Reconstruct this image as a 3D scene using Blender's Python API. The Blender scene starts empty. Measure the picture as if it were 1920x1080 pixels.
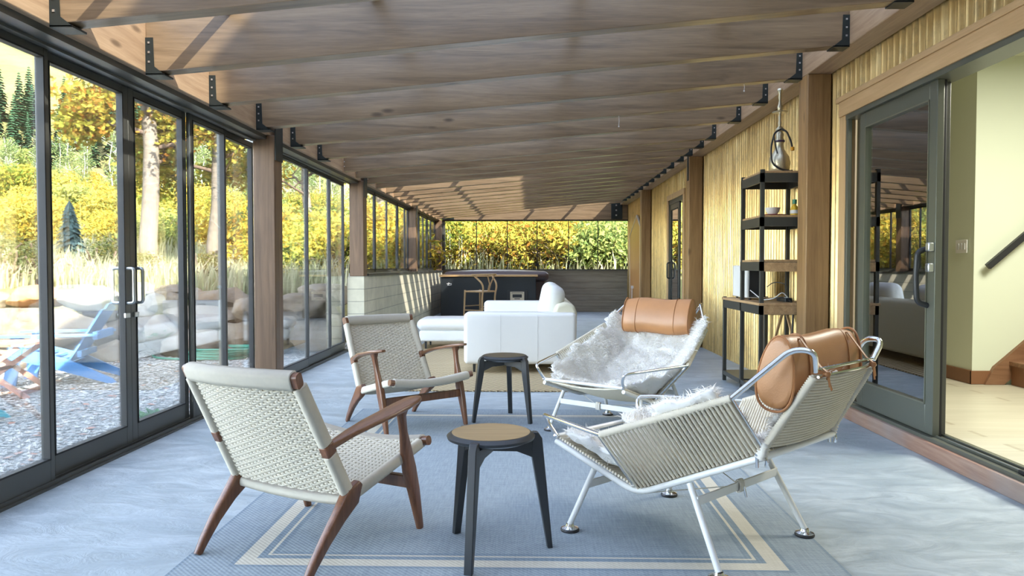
EXPO = 1.66; SKY = 1.0; SUN = 15; INFILL = 55
import bpy, math, random
from mathutils import Vector, Matrix
import numpy as np
R = random.Random(7)
SC = bpy.context.scene
COL = SC.collection
PI = math.pi

# ------------------------------------------------------------------ helpers
def V(*a): return Vector(a)

class MB:
    def __init__(s): s.v = []; s.f = []; s.m = []
    def add(s, vs, fs, m=0):
        o = len(s.v); s.v += [tuple(p) for p in vs]
        s.f += [tuple(i + o for i in f) for f in fs]; s.m += [m] * len(fs)
    def box(s, x0, x1, y0, y1, z0, z1, m=0):
        s.add([(x0,y0,z0),(x1,y0,z0),(x1,y1,z0),(x0,y1,z0),(x0,y0,z1),(x1,y0,z1),(x1,y1,z1),(x0,y1,z1)],
              [(3,2,1,0),(4,5,6,7),(0,1,5,4),(1,2,6,5),(2,3,7,6),(3,0,4,7)], m)
    def beam(s, p0, p1, w0, h0, w1=None, h1=None, side=(1,0,0), m=0):
        """tapered bar from p0 to p1; w along `side`, h across"""
        p0 = Vector(p0); p1 = Vector(p1); w1 = w0 if w1 is None else w1; h1 = h0 if h1 is None else h1
        t = (p1 - p0).normalized(); sd = Vector(side); sd = (sd - t * sd.dot(t)).normalized(); up = t.cross(sd)
        vs = []
        for p, w, h in ((p0, w0, h0), (p1, w1, h1)):
            for a, b in ((-1,-1),(1,-1),(1,1),(-1,1)): vs.append(p + sd * a * w / 2 + up * b * h / 2)
        s.add(vs, [(3,2,1,0),(4,5,6,7),(0,1,5,4),(1,2,6,5),(2,3,7,6),(3,0,4,7)], m)
    def sweep(s, pts, secs, closed=False, side=None, cap=True, m=0):
        """secs: list of 2-D section outlines (one per point or a single one)"""
        pts = [Vector(p) for p in pts]; n = len(pts)
        if len(secs) != n: secs = [secs[0]] * n
        k = len(secs[0]); vs = []; prev = None
        for i, p in enumerate(pts):
            if closed: t = (pts[(i+1) % n] - pts[i-1])
            else: t = pts[min(i+1, n-1)] - pts[max(i-1, 0)]
            if t.length < 1e-9: t = Vector((0,0,1))
            t.normalize()
            if side is not None: a = Vector(side)
            elif prev is None: a = Vector((0,0,1)) if abs(t.z) < .9 else Vector((1,0,0))
            else: a = prev
            a = a - t * a.dot(t)
            if a.length < 1e-6: a = t.orthogonal()
            a.normalize(); prev = a; b = t.cross(a)
            for (u, w) in secs[i]: vs.append(p + a * u + b * w)
        fs = []
        for i in range(n if closed else n - 1):
            j = (i + 1) % n
            for q in range(k):
                r = (q + 1) % k
                fs.append((i*k+q, i*k+r, j*k+r, j*k+q))
        if cap and not closed:
            fs.append(tuple(range(k))[::-1]); fs.append(tuple((n-1)*k + q for q in range(k)))
        s.add(vs, fs, m)
    def tube(s, pts, r, n=8, closed=False, cap=True, m=0):
        rs = r if isinstance(r, (list, tuple)) else [r] * len(pts)
        s.sweep(pts, [[(x*math.cos(2*PI*q/n), x*math.sin(2*PI*q/n)) for q in range(n)] for x in rs], closed, None, cap, m)
    def lathe(s, prof, c=(0,0,0), n=24, m=0, sx=1, sy=1):
        vs = []; fs = []; k = len(prof)
        for q in range(n):
            a = 2*PI*q/n
            for (r, z) in prof: vs.append((c[0]+r*math.cos(a)*sx, c[1]+r*math.sin(a)*sy, c[2]+z))
        for q in range(n):
            w = (q+1) % n
            for i in range(k-1): fs.append((q*k+i, w*k+i, w*k+i+1, q*k+i+1))
        s.add(vs, fs, m)
    def prism(s, poly, fn, a0, a1, m=0):
        """poly: 2-D outline, fn(u,v,a)->3-D"""
        k = len(poly)
        vs = [fn(u, v, a0) for u, v in poly] + [fn(u, v, a1) for u, v in poly]
        s.add(vs, [tuple(range(k))[::-1], tuple(range(k, 2*k))] + [(i, (i+1) % k, k+(i+1) % k, k+i) for i in range(k)], m)
    def grid(s, fn, nu, nv, m=0):
        vs = [fn(i/nu, j/nv) for j in range(nv+1) for i in range(nu+1)]
        s.add(vs, [(j*(nu+1)+i, j*(nu+1)+i+1, (j+1)*(nu+1)+i+1, (j+1)*(nu+1)+i) for j in range(nv) for i in range(nu)], m)
    def mesh(s, name, smooth=40):
        me = bpy.data.meshes.new(name); me.from_pydata(s.v, [], s.f)
        if any(s.m): me.polygons.foreach_set('material_index', s.m)
        if smooth:
            me.polygons.foreach_set('use_smooth', [True]*len(s.f))
            if smooth < 180: me.set_sharp_from_angle(angle=math.radians(smooth))
        me.update(); return me
    def build(s, name, mat, parent=None, loc=None, rz=0, smooth=40, bevel=0, label=None, seg=2, recalc=False):
        me = s.mesh(name, smooth)
        if recalc:
            import bmesh
            b = bmesh.new(); b.from_mesh(me); bmesh.ops.recalc_face_normals(b, faces=b.faces); b.to_mesh(me); b.free()
        for x in (mat if isinstance(mat, (list, tuple)) else [mat]): me.materials.append(x)
        o = bpy.data.objects.new(name, me); COL.objects.link(o)
        if loc is not None: o.location = loc
        if rz: o.rotation_euler.z = rz
        if parent is not None: o.parent = parent
        if bevel:
            md = o.modifiers.new('bevel', 'BEVEL'); md.width = bevel; md.segments = seg; md.limit_method = 'ANGLE'; md.angle_limit = math.radians(40)
        if label: o['label'] = label
        return o

def tag(o, label=None, cat=None, group=None, kind=None):
    if label: o['label'] = label
    if cat: o['category'] = cat
    if group: o['group'] = group
    if kind: o['kind'] = kind
    return o
def empty(name, loc=(0,0,0), rz=0, label=None, cat=None, group=None, kind=None):
    o = bpy.data.objects.new(name, None); COL.objects.link(o); o.location = loc; o.rotation_euler.z = rz
    o.empty_display_size = .1
    return tag(o, label, cat, group, kind)
def struct(mb, name, mat, label=None, **k):
    return tag(mb.build(name, mat, **k), label, None, None, 'structure')
def copy_tree(o, parent=None):
    c = o.copy(); COL.objects.link(c)
    if parent is not None: c.parent = parent
    for ch in [x for x in bpy.data.objects if x.parent == o]: copy_tree(ch, c)
    return c
def lerp(a, b, t): return a + (b - a) * t
def L3(p, q, t): return Vector(p).lerp(Vector(q), t)
def arc_path(pts, r, n=6):
    """polyline with rounded corners"""
    pts = [Vector(p) for p in pts]; out = [pts[0]]
    for i in range(1, len(pts)-1):
        a, b, c = pts[i-1], pts[i], pts[i+1]
        rr = min(r, (a-b).length*.48, (c-b).length*.48)
        p0 = b + (a-b).normalized()*rr; p1 = b + (c-b).normalized()*rr
        for k in range(n+1):
            t = k/n; out.append(p0*(1-t)**2 + b*2*t*(1-t) + p1*t*t)
    return out + [pts[-1]]
def dens(pts, step):
    pts = [Vector(p) for p in pts]; out = []
    for a, b in zip(pts, pts[1:]):
        n = max(1, int((b-a).length/step))
        out += [a.lerp(b, i/n) for i in range(n)]
    return out + [pts[-1]]
def rrect(w, h, r, n=3):
    o = []
    for cx, cy, a0 in ((w/2-r, h/2-r, 0), (-w/2+r, h/2-r, PI/2), (-w/2+r, -h/2+r, PI), (w/2-r, -h/2+r, 1.5*PI)):
        for i in range(n+1):
            a = a0 + PI/2*i/n; o.append((cx + r*math.cos(a), cy + r*math.sin(a)))
    return o

# ------------------------------------------------------------------ materials
MATS = {}
class NT:
    def __init__(s, name):
        s.m = bpy.data.materials.new(name); s.m.use_nodes = True; s.t = s.m.node_tree; s.t.nodes.clear()
        s.out = s.n('ShaderNodeOutputMaterial'); MATS[name] = s.m
    def n(s, typ, **k):
        x = s.t.nodes.new(typ)
        for a, b in k.items():
            if a.startswith('i_'):
                key = a[2:].replace('_', ' ')
                x.inputs[key].default_value = b
            else: setattr(x, a, b)
        return x
    def l(s, a, b): s.t.links.new(a, b)
    def coord(s, kind='Object', scale=(1,1,1), rot=(0,0,0)):
        tc = s.n('ShaderNodeTexCoord'); mp = s.n('ShaderNodeMapping')
        s.l(tc.outputs[kind], mp.inputs['Vector']); mp.inputs['Scale'].default_value = scale; mp.inputs['Rotation'].default_value = rot
        return mp.outputs[0]
    def noise(s, vec, scale, detail=4, rough=.55, dist=0):
        x = s.n('ShaderNodeTexNoise'); x.inputs['Scale'].default_value = scale; x.inputs['Detail'].default_value = detail
        x.inputs['Roughness'].default_value = rough; x.inputs['Distortion'].default_value = dist
        if vec is not None: s.l(vec, x.inputs['Vector'])
        return x.outputs['Fac']
    def ramp(s, fac, stops):
        x = s.n('ShaderNodeValToRGB'); e = x.color_ramp.elements
        while len(e) < len(stops): e.new(.5)
        for i, (p, c) in enumerate(stops): e[i].position = p; e[i].color = (*c, 1) if len(c) == 3 else c
        s.l(fac, x.inputs[0]); return x.outputs[0]
    def mix(s, fac, a, b, mode='MIX'):
        x = s.n('ShaderNodeMix'); x.data_type = 'RGBA'; x.blend_type = mode
        for val, sock in ((fac, x.inputs[0]), (a, x.inputs[6]), (b, x.inputs[7])):
            if hasattr(val, 'type') and hasattr(val, 'links'): s.l(val, sock)
            elif isinstance(val, (int, float)): sock.default_value = val
            else: sock.default_value = (*val, 1)
        return x.outputs[2]
    def math(s, op, a, b=None):
        x = s.n('ShaderNodeMath', operation=op)
        for val, sock in ((a, x.inputs[0]), (b, x.inputs[1])):
            if val is None: continue
            if hasattr(val, 'links'): s.l(val, sock)
            else: sock.default_value = val
        return x.outputs[0]
    def bump(s, h, strength=.3, dist=.01):
        x = s.n('ShaderNodeBump'); x.inputs['Strength'].default_value = strength; x.inputs['Distance'].default_value = dist
        s.l(h, x.inputs['Height']); return x.outputs[0]
    def bsdf(s, col, rough=.5, normal=None, metal=0, spec=.5, sheen=0, coat=0, trans=0):
        b = s.n('ShaderNodeBsdfPrincipled')
        for val, key in ((col, 'Base Color'), (rough, 'Roughness')):
            if hasattr(val, 'links'): s.l(val, b.inputs[key])
            elif isinstance(val, (int, float)): b.inputs[key].default_value = val
            else: b.inputs[key].default_value = (*val, 1)
        b.inputs['Metallic'].default_value = metal; b.inputs['Specular IOR Level'].default_value = spec
        if sheen: b.inputs['Sheen Weight'].default_value = sheen
        if coat: b.inputs['Coat Weight'].default_value = coat; b.inputs['Coat Roughness'].default_value = .25
        if normal is not None: s.l(normal, b.inputs['Normal'])
        s.l(b.outputs[0], s.out.inputs[0]); return b

def plain(name, col, rough=.5, metal=0, spec=.5, bump=0, bscale=200, var=.0, vscale=8, coat=0, sheen=0):
    t = NT(name); vec = t.coord(); c = col; nrm = None
    if var:
        f = t.noise(vec, vscale, 5); c = t.mix(f, tuple(x*(1-var) for x in col), tuple(min(1, x*(1+var)) for x in col))
    if bump: nrm = t.bump(t.noise(vec, bscale, 3), bump, .002)
    t.bsdf(c, rough, nrm, metal, spec, sheen, coat); return t.m
def wood(name, dark, light, axis=0, rough=.45, s=1.0, coat=0, bump=.25, knots=False, gray=None):
    t = NT(name); sc = [14*s, 14*s, 14*s]; sc[axis] = .9*s
    vec = t.coord('Object', tuple(sc))
    oi = t.n('ShaderNodeObjectInfo'); ad = t.n('ShaderNodeVectorMath', operation='ADD'); t.l(vec, ad.inputs[0])
    cx = t.n('ShaderNodeCombineXYZ'); t.l(t.math('MULTIPLY', oi.outputs['Random'], 37.), cx.inputs[axis]); t.l(t.math('MULTIPLY', oi.outputs['Random'], 11.), cx.inputs[(axis+1) % 3]); t.l(cx.outputs[0], ad.inputs[1])
    f1 = t.noise(ad.outputs[0], 1.0, 6, .6, 1.4); f2 = t.noise(ad.outputs[0], 7., 3, .6)
    f = t.math('ADD', t.math('MULTIPLY', f1, .75), t.math('MULTIPLY', f2, .25))
    c = t.ramp(f, [(.33, dark), (.5, tuple((a+b)/2 for a, b in zip(dark, light))), (.66, light)])
    if knots:
        sk = [1.6, 3.2, 3.2]; sk[axis] = 1.1
        vk = t.coord('Object', tuple(sk)); vo = t.n('ShaderNodeTexVoronoi'); vo.inputs['Scale'].default_value = 1.3
        a2 = t.n('ShaderNodeVectorMath', operation='ADD'); t.l(vk, a2.inputs[0]); t.l(cx.outputs[0], a2.inputs[1]); t.l(a2.outputs[0], vo.inputs['Vector'])
        k = t.ramp(vo.outputs['Distance'], [(.0, (1,1,1)), (.05, (.8,.8,.8)), (.10, (0,0,0))])
        c = t.mix(k, c, tuple(x*.45 for x in dark))
    if gray is not None:
        v2 = t.coord('Object', (1.2, 1.2, 1.2)); c = t.mix(t.ramp(t.noise(v2, 1.1, 3), [(.45, (0,0,0)), (.7, (1,1,1))]), c, gray)
    t.bsdf(c, rough, t.bump(f, bump, .004), coat=coat); return t.m

M = {}
M['beam'] = wood('stained_fir_beam', (.16,.105,.058), (.34,.235,.135), 0, .36, .9, coat=.7, bump=.35, knots=True)
M['girder'] = wood('stained_fir_girder', (.34,.215,.125), (.56,.39,.24), 1, .45, .9, bump=.3, knots=True)
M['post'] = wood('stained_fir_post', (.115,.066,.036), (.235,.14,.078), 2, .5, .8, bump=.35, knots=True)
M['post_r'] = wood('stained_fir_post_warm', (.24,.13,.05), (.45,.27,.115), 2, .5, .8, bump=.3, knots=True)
M['casing'] = wood('fir_casing', (.50,.31,.14), (.66,.44,.22), 1, .45, 1.0, bump=.15)
M['casing_v'] = wood('fir_casing_upright', (.50,.31,.14), (.66,.44,.22), 2, .45, 1.0, bump=.15)
M['curb'] = wood('weathered_curb_board', (.24,.12,.08), (.42,.27,.19), 1, .7, 1.0, bump=.3, gray=(.33,.29,.27))
M['walnut'] = wood('oiled_walnut', (.10,.038,.016), (.235,.098,.045), 2, .32, 2.2, coat=.25, bump=.06)
M['walnut_arm'] = wood('oiled_walnut_arm', (.13,.055,.025), (.27,.13,.065), 1, .3, 2.2, coat=.3, bump=.06)
M['oak'] = wood('pale_oak', (.50,.31,.14), (.68,.46,.24), 2, .45, 2.0, bump=.05)
M['oak_top'] = wood('oak_counter', (.52,.30,.12), (.70,.44,.20), 0, .4, 1.2, bump=.05)
M['oak_shelf'] = wood('rustic_shelf_board', (.34,.20,.09), (.58,.38,.19), 1, .6, 1.2, bump=.2)
M['stool_wood'] = wood('stool_top_wood', (.30,.20,.10), (.44,.32,.17), 0, .35, 1.6, coat=.2, bump=.06)
M['stair'] = wood('dark_stair_wood', (.16,.075,.035), (.28,.15,.08), 0, .5, 1.2, bump=.1)
M['endwood'] = wood('grey_board_wall', (.24,.21,.16), (.44,.385,.29), 0, .75, .8, bump=.5)
M['board'] = wood('amber_board', (.45,.20,.05), (.62,.32,.10), 2, .45, .8, bump=.1)
M['tabwood'] = wood('red_brown_slat', (.22,.10,.07), (.36,.19,.14), 2, .7, 1.2, bump=.2)
M['black'] = plain('black_steel', (.022,.024,.026), .42, .0, .5)
M['shelfm'] = plain('dark_bronze_steel', (.055,.054,.046), .45, .2, .5)
M['hanger'] = plain('black_joist_hanger', (.035,.045,.045), .4, .5)
M['bolt'] = plain('zinc_bolt', (.62,.64,.66), .3, .9)
M['alu'] = plain('charcoal_aluminium', (.095,.096,.085), .36, .3, .5)
M['alu_l'] = plain('bronze_aluminium', (.13,.135,.105), .34, .3, .5)
M['bead'] = plain('bronze_glazing_bead', (.22,.22,.16), .3, .5, .5)
M['gasket'] = plain('black_gasket', (.015,.015,.015), .6)
M['rail_al'] = plain('bare_aluminium_track', (.45,.46,.44), .3, .9)
M['chrome'] = plain('chrome_tube', (.82,.84,.86), .09, 1.0)
M['whitepaint'] = plain('white_painted_tube', (.78,.78,.75), .3, 0, .5, coat=.3)
M['rubber'] = plain('black_rubber', (.02,.02,.022), .5)
M['stoolblk'] = plain('black_stained_ash', (.024,.027,.03), .38, 0, .5, bump=.1, bscale=60, coat=.15)
M['cord'] = plain('cream_paper_cord', (.66,.61,.50), .72, 0, .3, bump=.5, bscale=900, var=.06, vscale=40)
M['rope'] = plain('ivory_halyard_rope', (.74,.67,.53), .7, 0, .3, bump=.6, bscale=1400, var=.05, vscale=60)
M['ropew'] = plain('white_knot_rope', (.80,.76,.68), .7, 0, .3, bump=.5, bscale=900)
M['leather'] = plain('tan_leather', (.44,.205,.078), .40, 0, .5, bump=.25, bscale=260, var=.22, vscale=7, coat=.1)
M['leather_s'] = plain('tan_leather_seam', (.36,.15,.05), .5, 0, .5)
M['wleather'] = plain('white_leather', (.80,.80,.78), .38, 0, .5, bump=.15, bscale=220, var=.02)
M['wseam'] = plain('white_leather_seam', (.62,.63,.62), .5)
M['boucle'] = plain('pale_cushion', (.78,.78,.74), .8, 0, .3, bump=.4, bscale=150)
M['ducloth'] = plain('beige_sofa_back', (.70,.66,.50), .7)
M['vinyl'] = plain('brown_vinyl_cover', (.085,.055,.048), .38, 0, .5, bump=.2, bscale=30)
M['tubblk'] = plain('black_tub_panel', (.018,.023,.027), .42, 0, .5)
M['paint'] = plain('cream_wall_paint', (.66,.71,.56), .6, 0, .3)
M['basebd'] = plain('brown_baseboard', (.22,.10,.045), .5, 0, .5)
M['white'] = plain('white_plastic', (.80,.80,.78), .4)
M['cream'] = plain('pale_edge_trim', (.72,.62,.45), .5)
M['red'] = plain('red_plastic', (.42,.03,.03), .4)
M['yellow'] = plain('yellow_plastic', (.75,.48,.04), .4)
M['green'] = plain('green_plastic', (.05,.25,.14), .4)
M['grey'] = plain('grey_bucket', (.25,.30,.33), .5)
M['silver'] = plain('engraved_silver', (.72,.66,.48), .28, .85, bump=.9, bscale=130)
M['amber'] = plain('amber_bead', (.75,.33,.02), .3)
M['bluepaint'] = plain('blue_painted_wood', (.07,.19,.38), .5, 0, .4, bump=.3, bscale=40, var=.12, vscale=6)
M['turq'] = plain('turquoise_painted_wood', (.04,.28,.33), .5)
M['hose'] = plain('green_garden_hose', (.05,.20,.13), .4)
M['cable'] = plain('black_cable', (.02,.02,.02), .5)
M['cablew'] = plain('white_cable', (.7,.7,.68), .5)
M['roofside'] = plain('house_upper_siding', (.40,.34,.26), .7)

def glass(name, tint=(.97,.985,.98), refl=.9, rough=0.0, base=.02):
    t = NT(name); tr = t.n('ShaderNodeBsdfTransparent'); tr.inputs[0].default_value = (*tint, 1)
    g = t.n('ShaderNodeBsdfGlossy'); g.inputs['Roughness'].default_value = rough; g.inputs['Color'].default_value = (1,1,1,1)
    fr = t.n('ShaderNodeFresnel'); fr.inputs[0].default_value = 1.45
    f = t.math('ADD', t.math('MULTIPLY', fr.outputs[0], refl), base)
    mx = t.n('ShaderNodeMixShader'); t.l(f, mx.inputs[0]); t.l(tr.outputs[0], mx.inputs[1]); t.l(g.outputs[0], mx.inputs[2])
    t.l(mx.outputs[0], t.out.inputs[0]); return t.m
M['glass'] = glass('clear_glazing', refl=.55, base=0)
M['glassd'] = glass('tinted_door_glazing', (.72,.80,.70), refl=2.4, base=.16)
M['roofglass'] = glass('clear_roof_panel', (.60,.61,.62), refl=.6, base=0)

# stamped concrete floor
t = NT('stamped_concrete'); vec = t.coord('Object', (1.0, 1.9, 1))
n1 = t.noise(vec, .8, 7, .62, .6); n2 = t.noise(vec, 3.2, 8, .65, 1.2)
c = t.ramp(n1, [(.30, (.27,.33,.36)), (.5, (.43,.49,.52)), (.72, (.58,.63,.64))])
c = t.mix(t.ramp(n2, [(.35, (1,1,1)), (.6, (0,0,0))]), c, (.29,.345,.38))
sep = t.n('ShaderNodeTexCoord')
t.bsdf(c, t.ramp(n2, [(.3, (.36,.36,.36)), (.7, (.55,.55,.55))]), t.bump(t.math('ADD', n2, t.math('MULTIPLY', n1, 1.5)), .55, .02), spec=.5)
M['floor'] = t.m
# indoor floor of pale planks
t = NT('pale_plank_floor'); vec = t.coord('Object', (.5, 5, 1)); b = t.n('ShaderNodeTexBrick'); b.inputs['Scale'].default_value = 1.0
t.l(vec, b.inputs['Vector']); b.inputs['Color1'].default_value = (.50,.47,.36,1); b.inputs['Color2'].default_value = (.58,.54,.42,1); b.inputs['Mortar'].default_value = (.36,.31,.22,1)
b.inputs['Mortar Size'].default_value = .008; b.inputs['Brick Width'].default_value = .9; b.inputs['Row Height'].default_value = .85
v2 = t.coord('Object', (1, 16, 1)); c = t.mix(.35, b.outputs[0], t.ramp(t.noise(v2, 1.5, 5), [(.3, (.40,.37,.27)), (.7, (.66,.62,.50))]))
t.bsdf(c, .35); M['plank'] = t.m
# corrugated siding : aged metal, warm light painted into its gold, patchy, fine vertical streaks
t = NT('aged_warmlit_corrugated_metal'); vec = t.coord('Object', (1, 9, .5)); n1 = t.noise(vec, 1.6, 6, .65); v2 = t.coord('Object', (1, 2.2, 1.2)); n2 = t.noise(v2, 5, 6, .7)
c = t.ramp(n1, [(.3, (.40,.25,.085)), (.5, (.66,.46,.18)), (.68, (.80,.62,.30))]); c = t.mix(t.ramp(n2, [(.5, (0,0,0)), (.72, (.7,.7,.7))]), c, (.27,.20,.10))
t.bsdf(c, .36, t.bump(n2, .15, .003), metal=.55, spec=.5); M['corr'] = t.m
# half wall of pale cast blocks
t = NT('board_formed_concrete'); vec = t.coord('Object'); vr = t.coord('Object', (1, 1, 1), (0, PI/2, 0))
sx = t.n('ShaderNodeSeparateXYZ'); t.l(vec, sx.inputs[0]); cb = t.n('ShaderNodeCombineXYZ')
t.l(sx.outputs[1], cb.inputs[0]); t.l(sx.outputs[2], cb.inputs[1])
b = t.n('ShaderNodeTexBrick'); t.l(cb.outputs[0], b.inputs['Vector']); b.inputs['Scale'].default_value = 1; b.inputs['Brick Width'].default_value = 1.15; b.inputs['Row Height'].default_value = .163
b.inputs['Mortar Size'].default_value = .006; b.inputs['Color1'].default_value = (.72,.66,.48,1); b.inputs['Color2'].default_value = (.62,.57,.43,1); b.inputs['Mortar'].default_value = (.24,.225,.18,1)
n1 = t.noise(vec, 3, 6, .65); c = t.mix(.5, b.outputs[0], t.ramp(n1, [(.3, (.44,.41,.31)), (.7, (.78,.72,.55))]))
t.bsdf(c, .8, t.bump(t.math('ADD', t.math('MULTIPLY', n1, .3), t.math('MULTIPLY', b.outputs['Fac'], -1.)), .6, .01), spec=.3); M['block'] = t.m
# rug
def weave(name, c1, c2, sc=190):
    t = NT(name); vec = t.coord('Object'); w = t.n('ShaderNodeTexWave'); w.inputs['Scale'].default_value = sc/6.28; w.bands_direction = 'DIAGONAL'
    t.l(vec, w.inputs['Vector']); v2 = t.coord('Object', (3, 40, 1)); n = t.noise(v2, 3, 4); v3 = t.coord('Object', (40, 3, 1)); n3 = t.noise(v3, 3, 4)
    f = t.math('ADD', t.math('MULTIPLY', w.outputs['Fac'], .15), t.math('MULTIPLY', t.math('ADD', n, n3), .44))
    t.bsdf(t.ramp(f, [(.3, c1), (.75, c2)]), .85, t.bump(w.outputs['Fac'], .3, .002), spec=.25); return t.m
M['rug_blue'] = weave('blue_grey_weave', (.20,.245,.28), (.40,.455,.49))
M['rug_deep'] = weave('deep_blue_weave', (.15,.20,.245), (.31,.37,.415))
M['rug_cream'] = weave('cream_weave', (.52,.48,.39), (.68,.64,.54), 190)
t = NT('braided_jute'); vec = t.coord('Object'); w = t.n('ShaderNodeTexWave'); w.inputs['Scale'].default_value = 6; w.bands_direction = 'Y'; w.inputs['Distortion'].default_value = 1.2; w.inputs['Detail'].default_value = 2
t.l(vec, w.inputs['Vector']); w2 = t.n('ShaderNodeTexWave'); w2.inputs['Scale'].default_value = 9; w2.bands_direction = 'DIAGONAL'; t.l(vec, w2.inputs['Vector'])
f = t.math('MULTIPLY', t.math('ADD', w.outputs['Fac'], w2.outputs['Fac']), .5)
t.bsdf(t.ramp(f, [(.15, (.22,.15,.075)), (.5, (.46,.36,.21)), (.85, (.62,.52,.34))]), .9, t.bump(f, .9, .01), spec=.2); M['jute'] = t.m
# fur
t = NT('ivory_fleece'); gi = t.n('ShaderNodeNewGeometry'); c = t.ramp(gi.outputs['Random Per Island'], [(0, (.90,.87,.79)), (.5, (.96,.94,.90)), (.95, (.98,.97,.95)), (1, (.90,.80,.62))])
b = t.bsdf(c, .7, spec=.25, sheen=.4); b.inputs['Subsurface Weight'].default_value = 0
tl = t.n('ShaderNodeBsdfTranslucent'); t.l(c, tl.inputs[0]); mx = t.n('ShaderNodeMixShader'); mx.inputs[0].default_value = .2; t.l(b.outputs[0], mx.inputs[1]); t.l(tl.outputs[0], mx.inputs[2]); t.l(mx.outputs[0], t.out.inputs[0]); M['fur'] = t.m
# outdoors
def leafmat(name, stops, trans=.4):
    t = NT(name); gi = t.n('ShaderNodeNewGeometry'); oi = t.n('ShaderNodeObjectInfo')
    f = t.math('FRACT', t.math('ADD', gi.outputs['Random Per Island'], t.math('MULTIPLY', oi.outputs['Random'], .0)))
    sh = t.math('ADD', t.math('MULTIPLY', f, .62), t.math('MULTIPLY', oi.outputs['Random'], .38))
    c = t.ramp(sh, [(q_, tuple(x*.52 for x in k_)) for q_, k_ in stops]); d = t.n('ShaderNodeBsdfDiffuse'); t.l(c, d.inputs[0]); tl = t.n('ShaderNodeBsdfTranslucent'); t.l(c, tl.inputs[0])
    mx = t.n('ShaderNodeMixShader'); mx.inputs[0].default_value = trans; t.l(d.outputs[0], mx.inputs[1]); t.l(tl.outputs[0], mx.inputs[2]); t.l(mx.outputs[0], t.out.inputs[0]); return t.m
M['leaf_oak'] = leafmat('autumn_oak_leaf', [(0, (.24,.08,.02)), (.12, (.44,.20,.04)), (.24, (.60,.44,.08)), (.55, (.40,.38,.06)), (.75, (.20,.27,.05)), (1, (.12,.20,.04))])
M['leaf_yel'] = leafmat('golden_scrub_leaf', [(0, (.52,.25,.04)), (.22, (.68,.44,.06)), (.5, (.66,.54,.10)), (.75, (.44,.45,.10)), (1, (.24,.31,.07))])
M['leaf_yg'] = leafmat('yellow_green_leaf', [(0, (.60,.50,.10)), (.35, (.45,.48,.13)), (.7, (.28,.37,.11)), (1, (.16,.25,.07))])
M['leaf_asp'] = leafmat('aspen_leaf', [(0, (.44,.45,.16)), (.5, (.28,.35,.13)), (1, (.18,.27,.10))])
M['leaf_dark'] = leafmat('dry_shrub_leaf', [(0, (.20,.15,.04)), (.5, (.13,.15,.05)), (1, (.07,.11,.045))], .25)
M['needle'] = leafmat('spruce_needle', [(0, (.035,.085,.04)), (.5, (.05,.12,.06)), (1, (.085,.16,.09))], .1)
M['bluespruce'] = leafmat('blue_spruce_needle', [(0, (.06,.11,.11)), (1, (.14,.21,.20))], .1)
M['weed'] = leafmat('green_weed_leaf', [(0, (.05,.22,.05)), (1, (.16,.40,.10))], .3)
M['grass'] = leafmat('dry_grass_blade', [(0, (.56,.51,.30)), (.4, (.76,.71,.46)), (.75, (.56,.57,.31)), (1, (.34,.42,.18))], .4)
M['bark'] = plain('pale_grey_bark', (.13,.11,.088), .9, 0, .2, bump=1, bscale=26, var=.55, vscale=14)
M['darkbark'] = plain('dark_oak_bark', (.085,.06,.045), .9, 0, .2, bump=1, bscale=30, var=.4, vscale=12)
M['aspbark'] = plain('white_aspen_bark', (.30,.29,.25), .8, 0, .2, var=.25, vscale=10)
t = NT('sandstone_boulder'); vec = t.coord('Object'); oi = t.n('ShaderNodeObjectInfo'); ad = t.n('ShaderNodeVectorMath', operation='ADD'); t.l(vec, ad.inputs[0])
cx = t.n('ShaderNodeCombineXYZ'); t.l(t.math('MULTIPLY', oi.outputs['Random'], 50.), cx.inputs[0]); t.l(cx.outputs[0], ad.inputs[1])
n1 = t.noise(ad.outputs[0], 1.6, 8, .62, .5); n2 = t.noise(ad.outputs[0], 9, 8, .7)
c = t.ramp(n1, [(.3, (.065,.045,.028)), (.45, (.125,.09,.057)), (.6, (.19,.155,.105)), (.75, (.17,.095,.05))]); c = t.mix(t.ramp(n2, [(.35, (.6,.6,.6)), (.6, (0,0,0))]), c, (.17,.15,.13))
t.bsdf(c, .9, t.bump(t.math('ADD', n1, n2), .8, .03), spec=.2); M['rock'] = t.m
M['rock_o'] = plain('orange_sandstone', (.36,.18,.07), .9, 0, .2, bump=.9, bscale=14, var=.35, vscale=3)
M['rock_w'] = plain('pale_sandstone', (.34,.30,.23), .9, 0, .2, bump=.9, bscale=14, var=.2, vscale=3)
t = NT('crushed_gravel'); vec = t.coord('Object'); vo = t.n('ShaderNodeTexVoronoi'); vo.inputs['Scale'].default_value = 42; t.l(vec, vo.inputs['Vector'])
sp = t.n('ShaderNodeSeparateXYZ'); t.l(vo.outputs['Color'], sp.inputs[0]); c = t.ramp(sp.outputs[0], [(0, (.16,.16,.15)), (.5, (.28,.275,.25)), (.85, (.38,.37,.335)), (1, (.28,.17,.11))])
t.bsdf(c, .9, t.bump(vo.outputs['Distance'], 1.0, .02), spec=.2); M['gravel'] = t.m
t = NT('gravel_stone'); gi = t.n('ShaderNodeNewGeometry'); t.bsdf(t.ramp(gi.outputs['Random Per Island'], [(0, (.15,.148,.135)), (.4, (.27,.265,.24)), (.8, (.39,.38,.345)), (.95, (.46,.43,.38)), (1, (.30,.17,.11))]), .9, spec=.2); M['pebble'] = t.m
t = NT('meadow_ground'); vec = t.coord('Object'); n1 = t.noise(vec, .12, 6, .65); n2 = t.noise(vec, 1.1, 6, .7); f = t.math('ADD', t.math('MULTIPLY', n1, .6), t.math('MULTIPLY', n2, .4))
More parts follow.
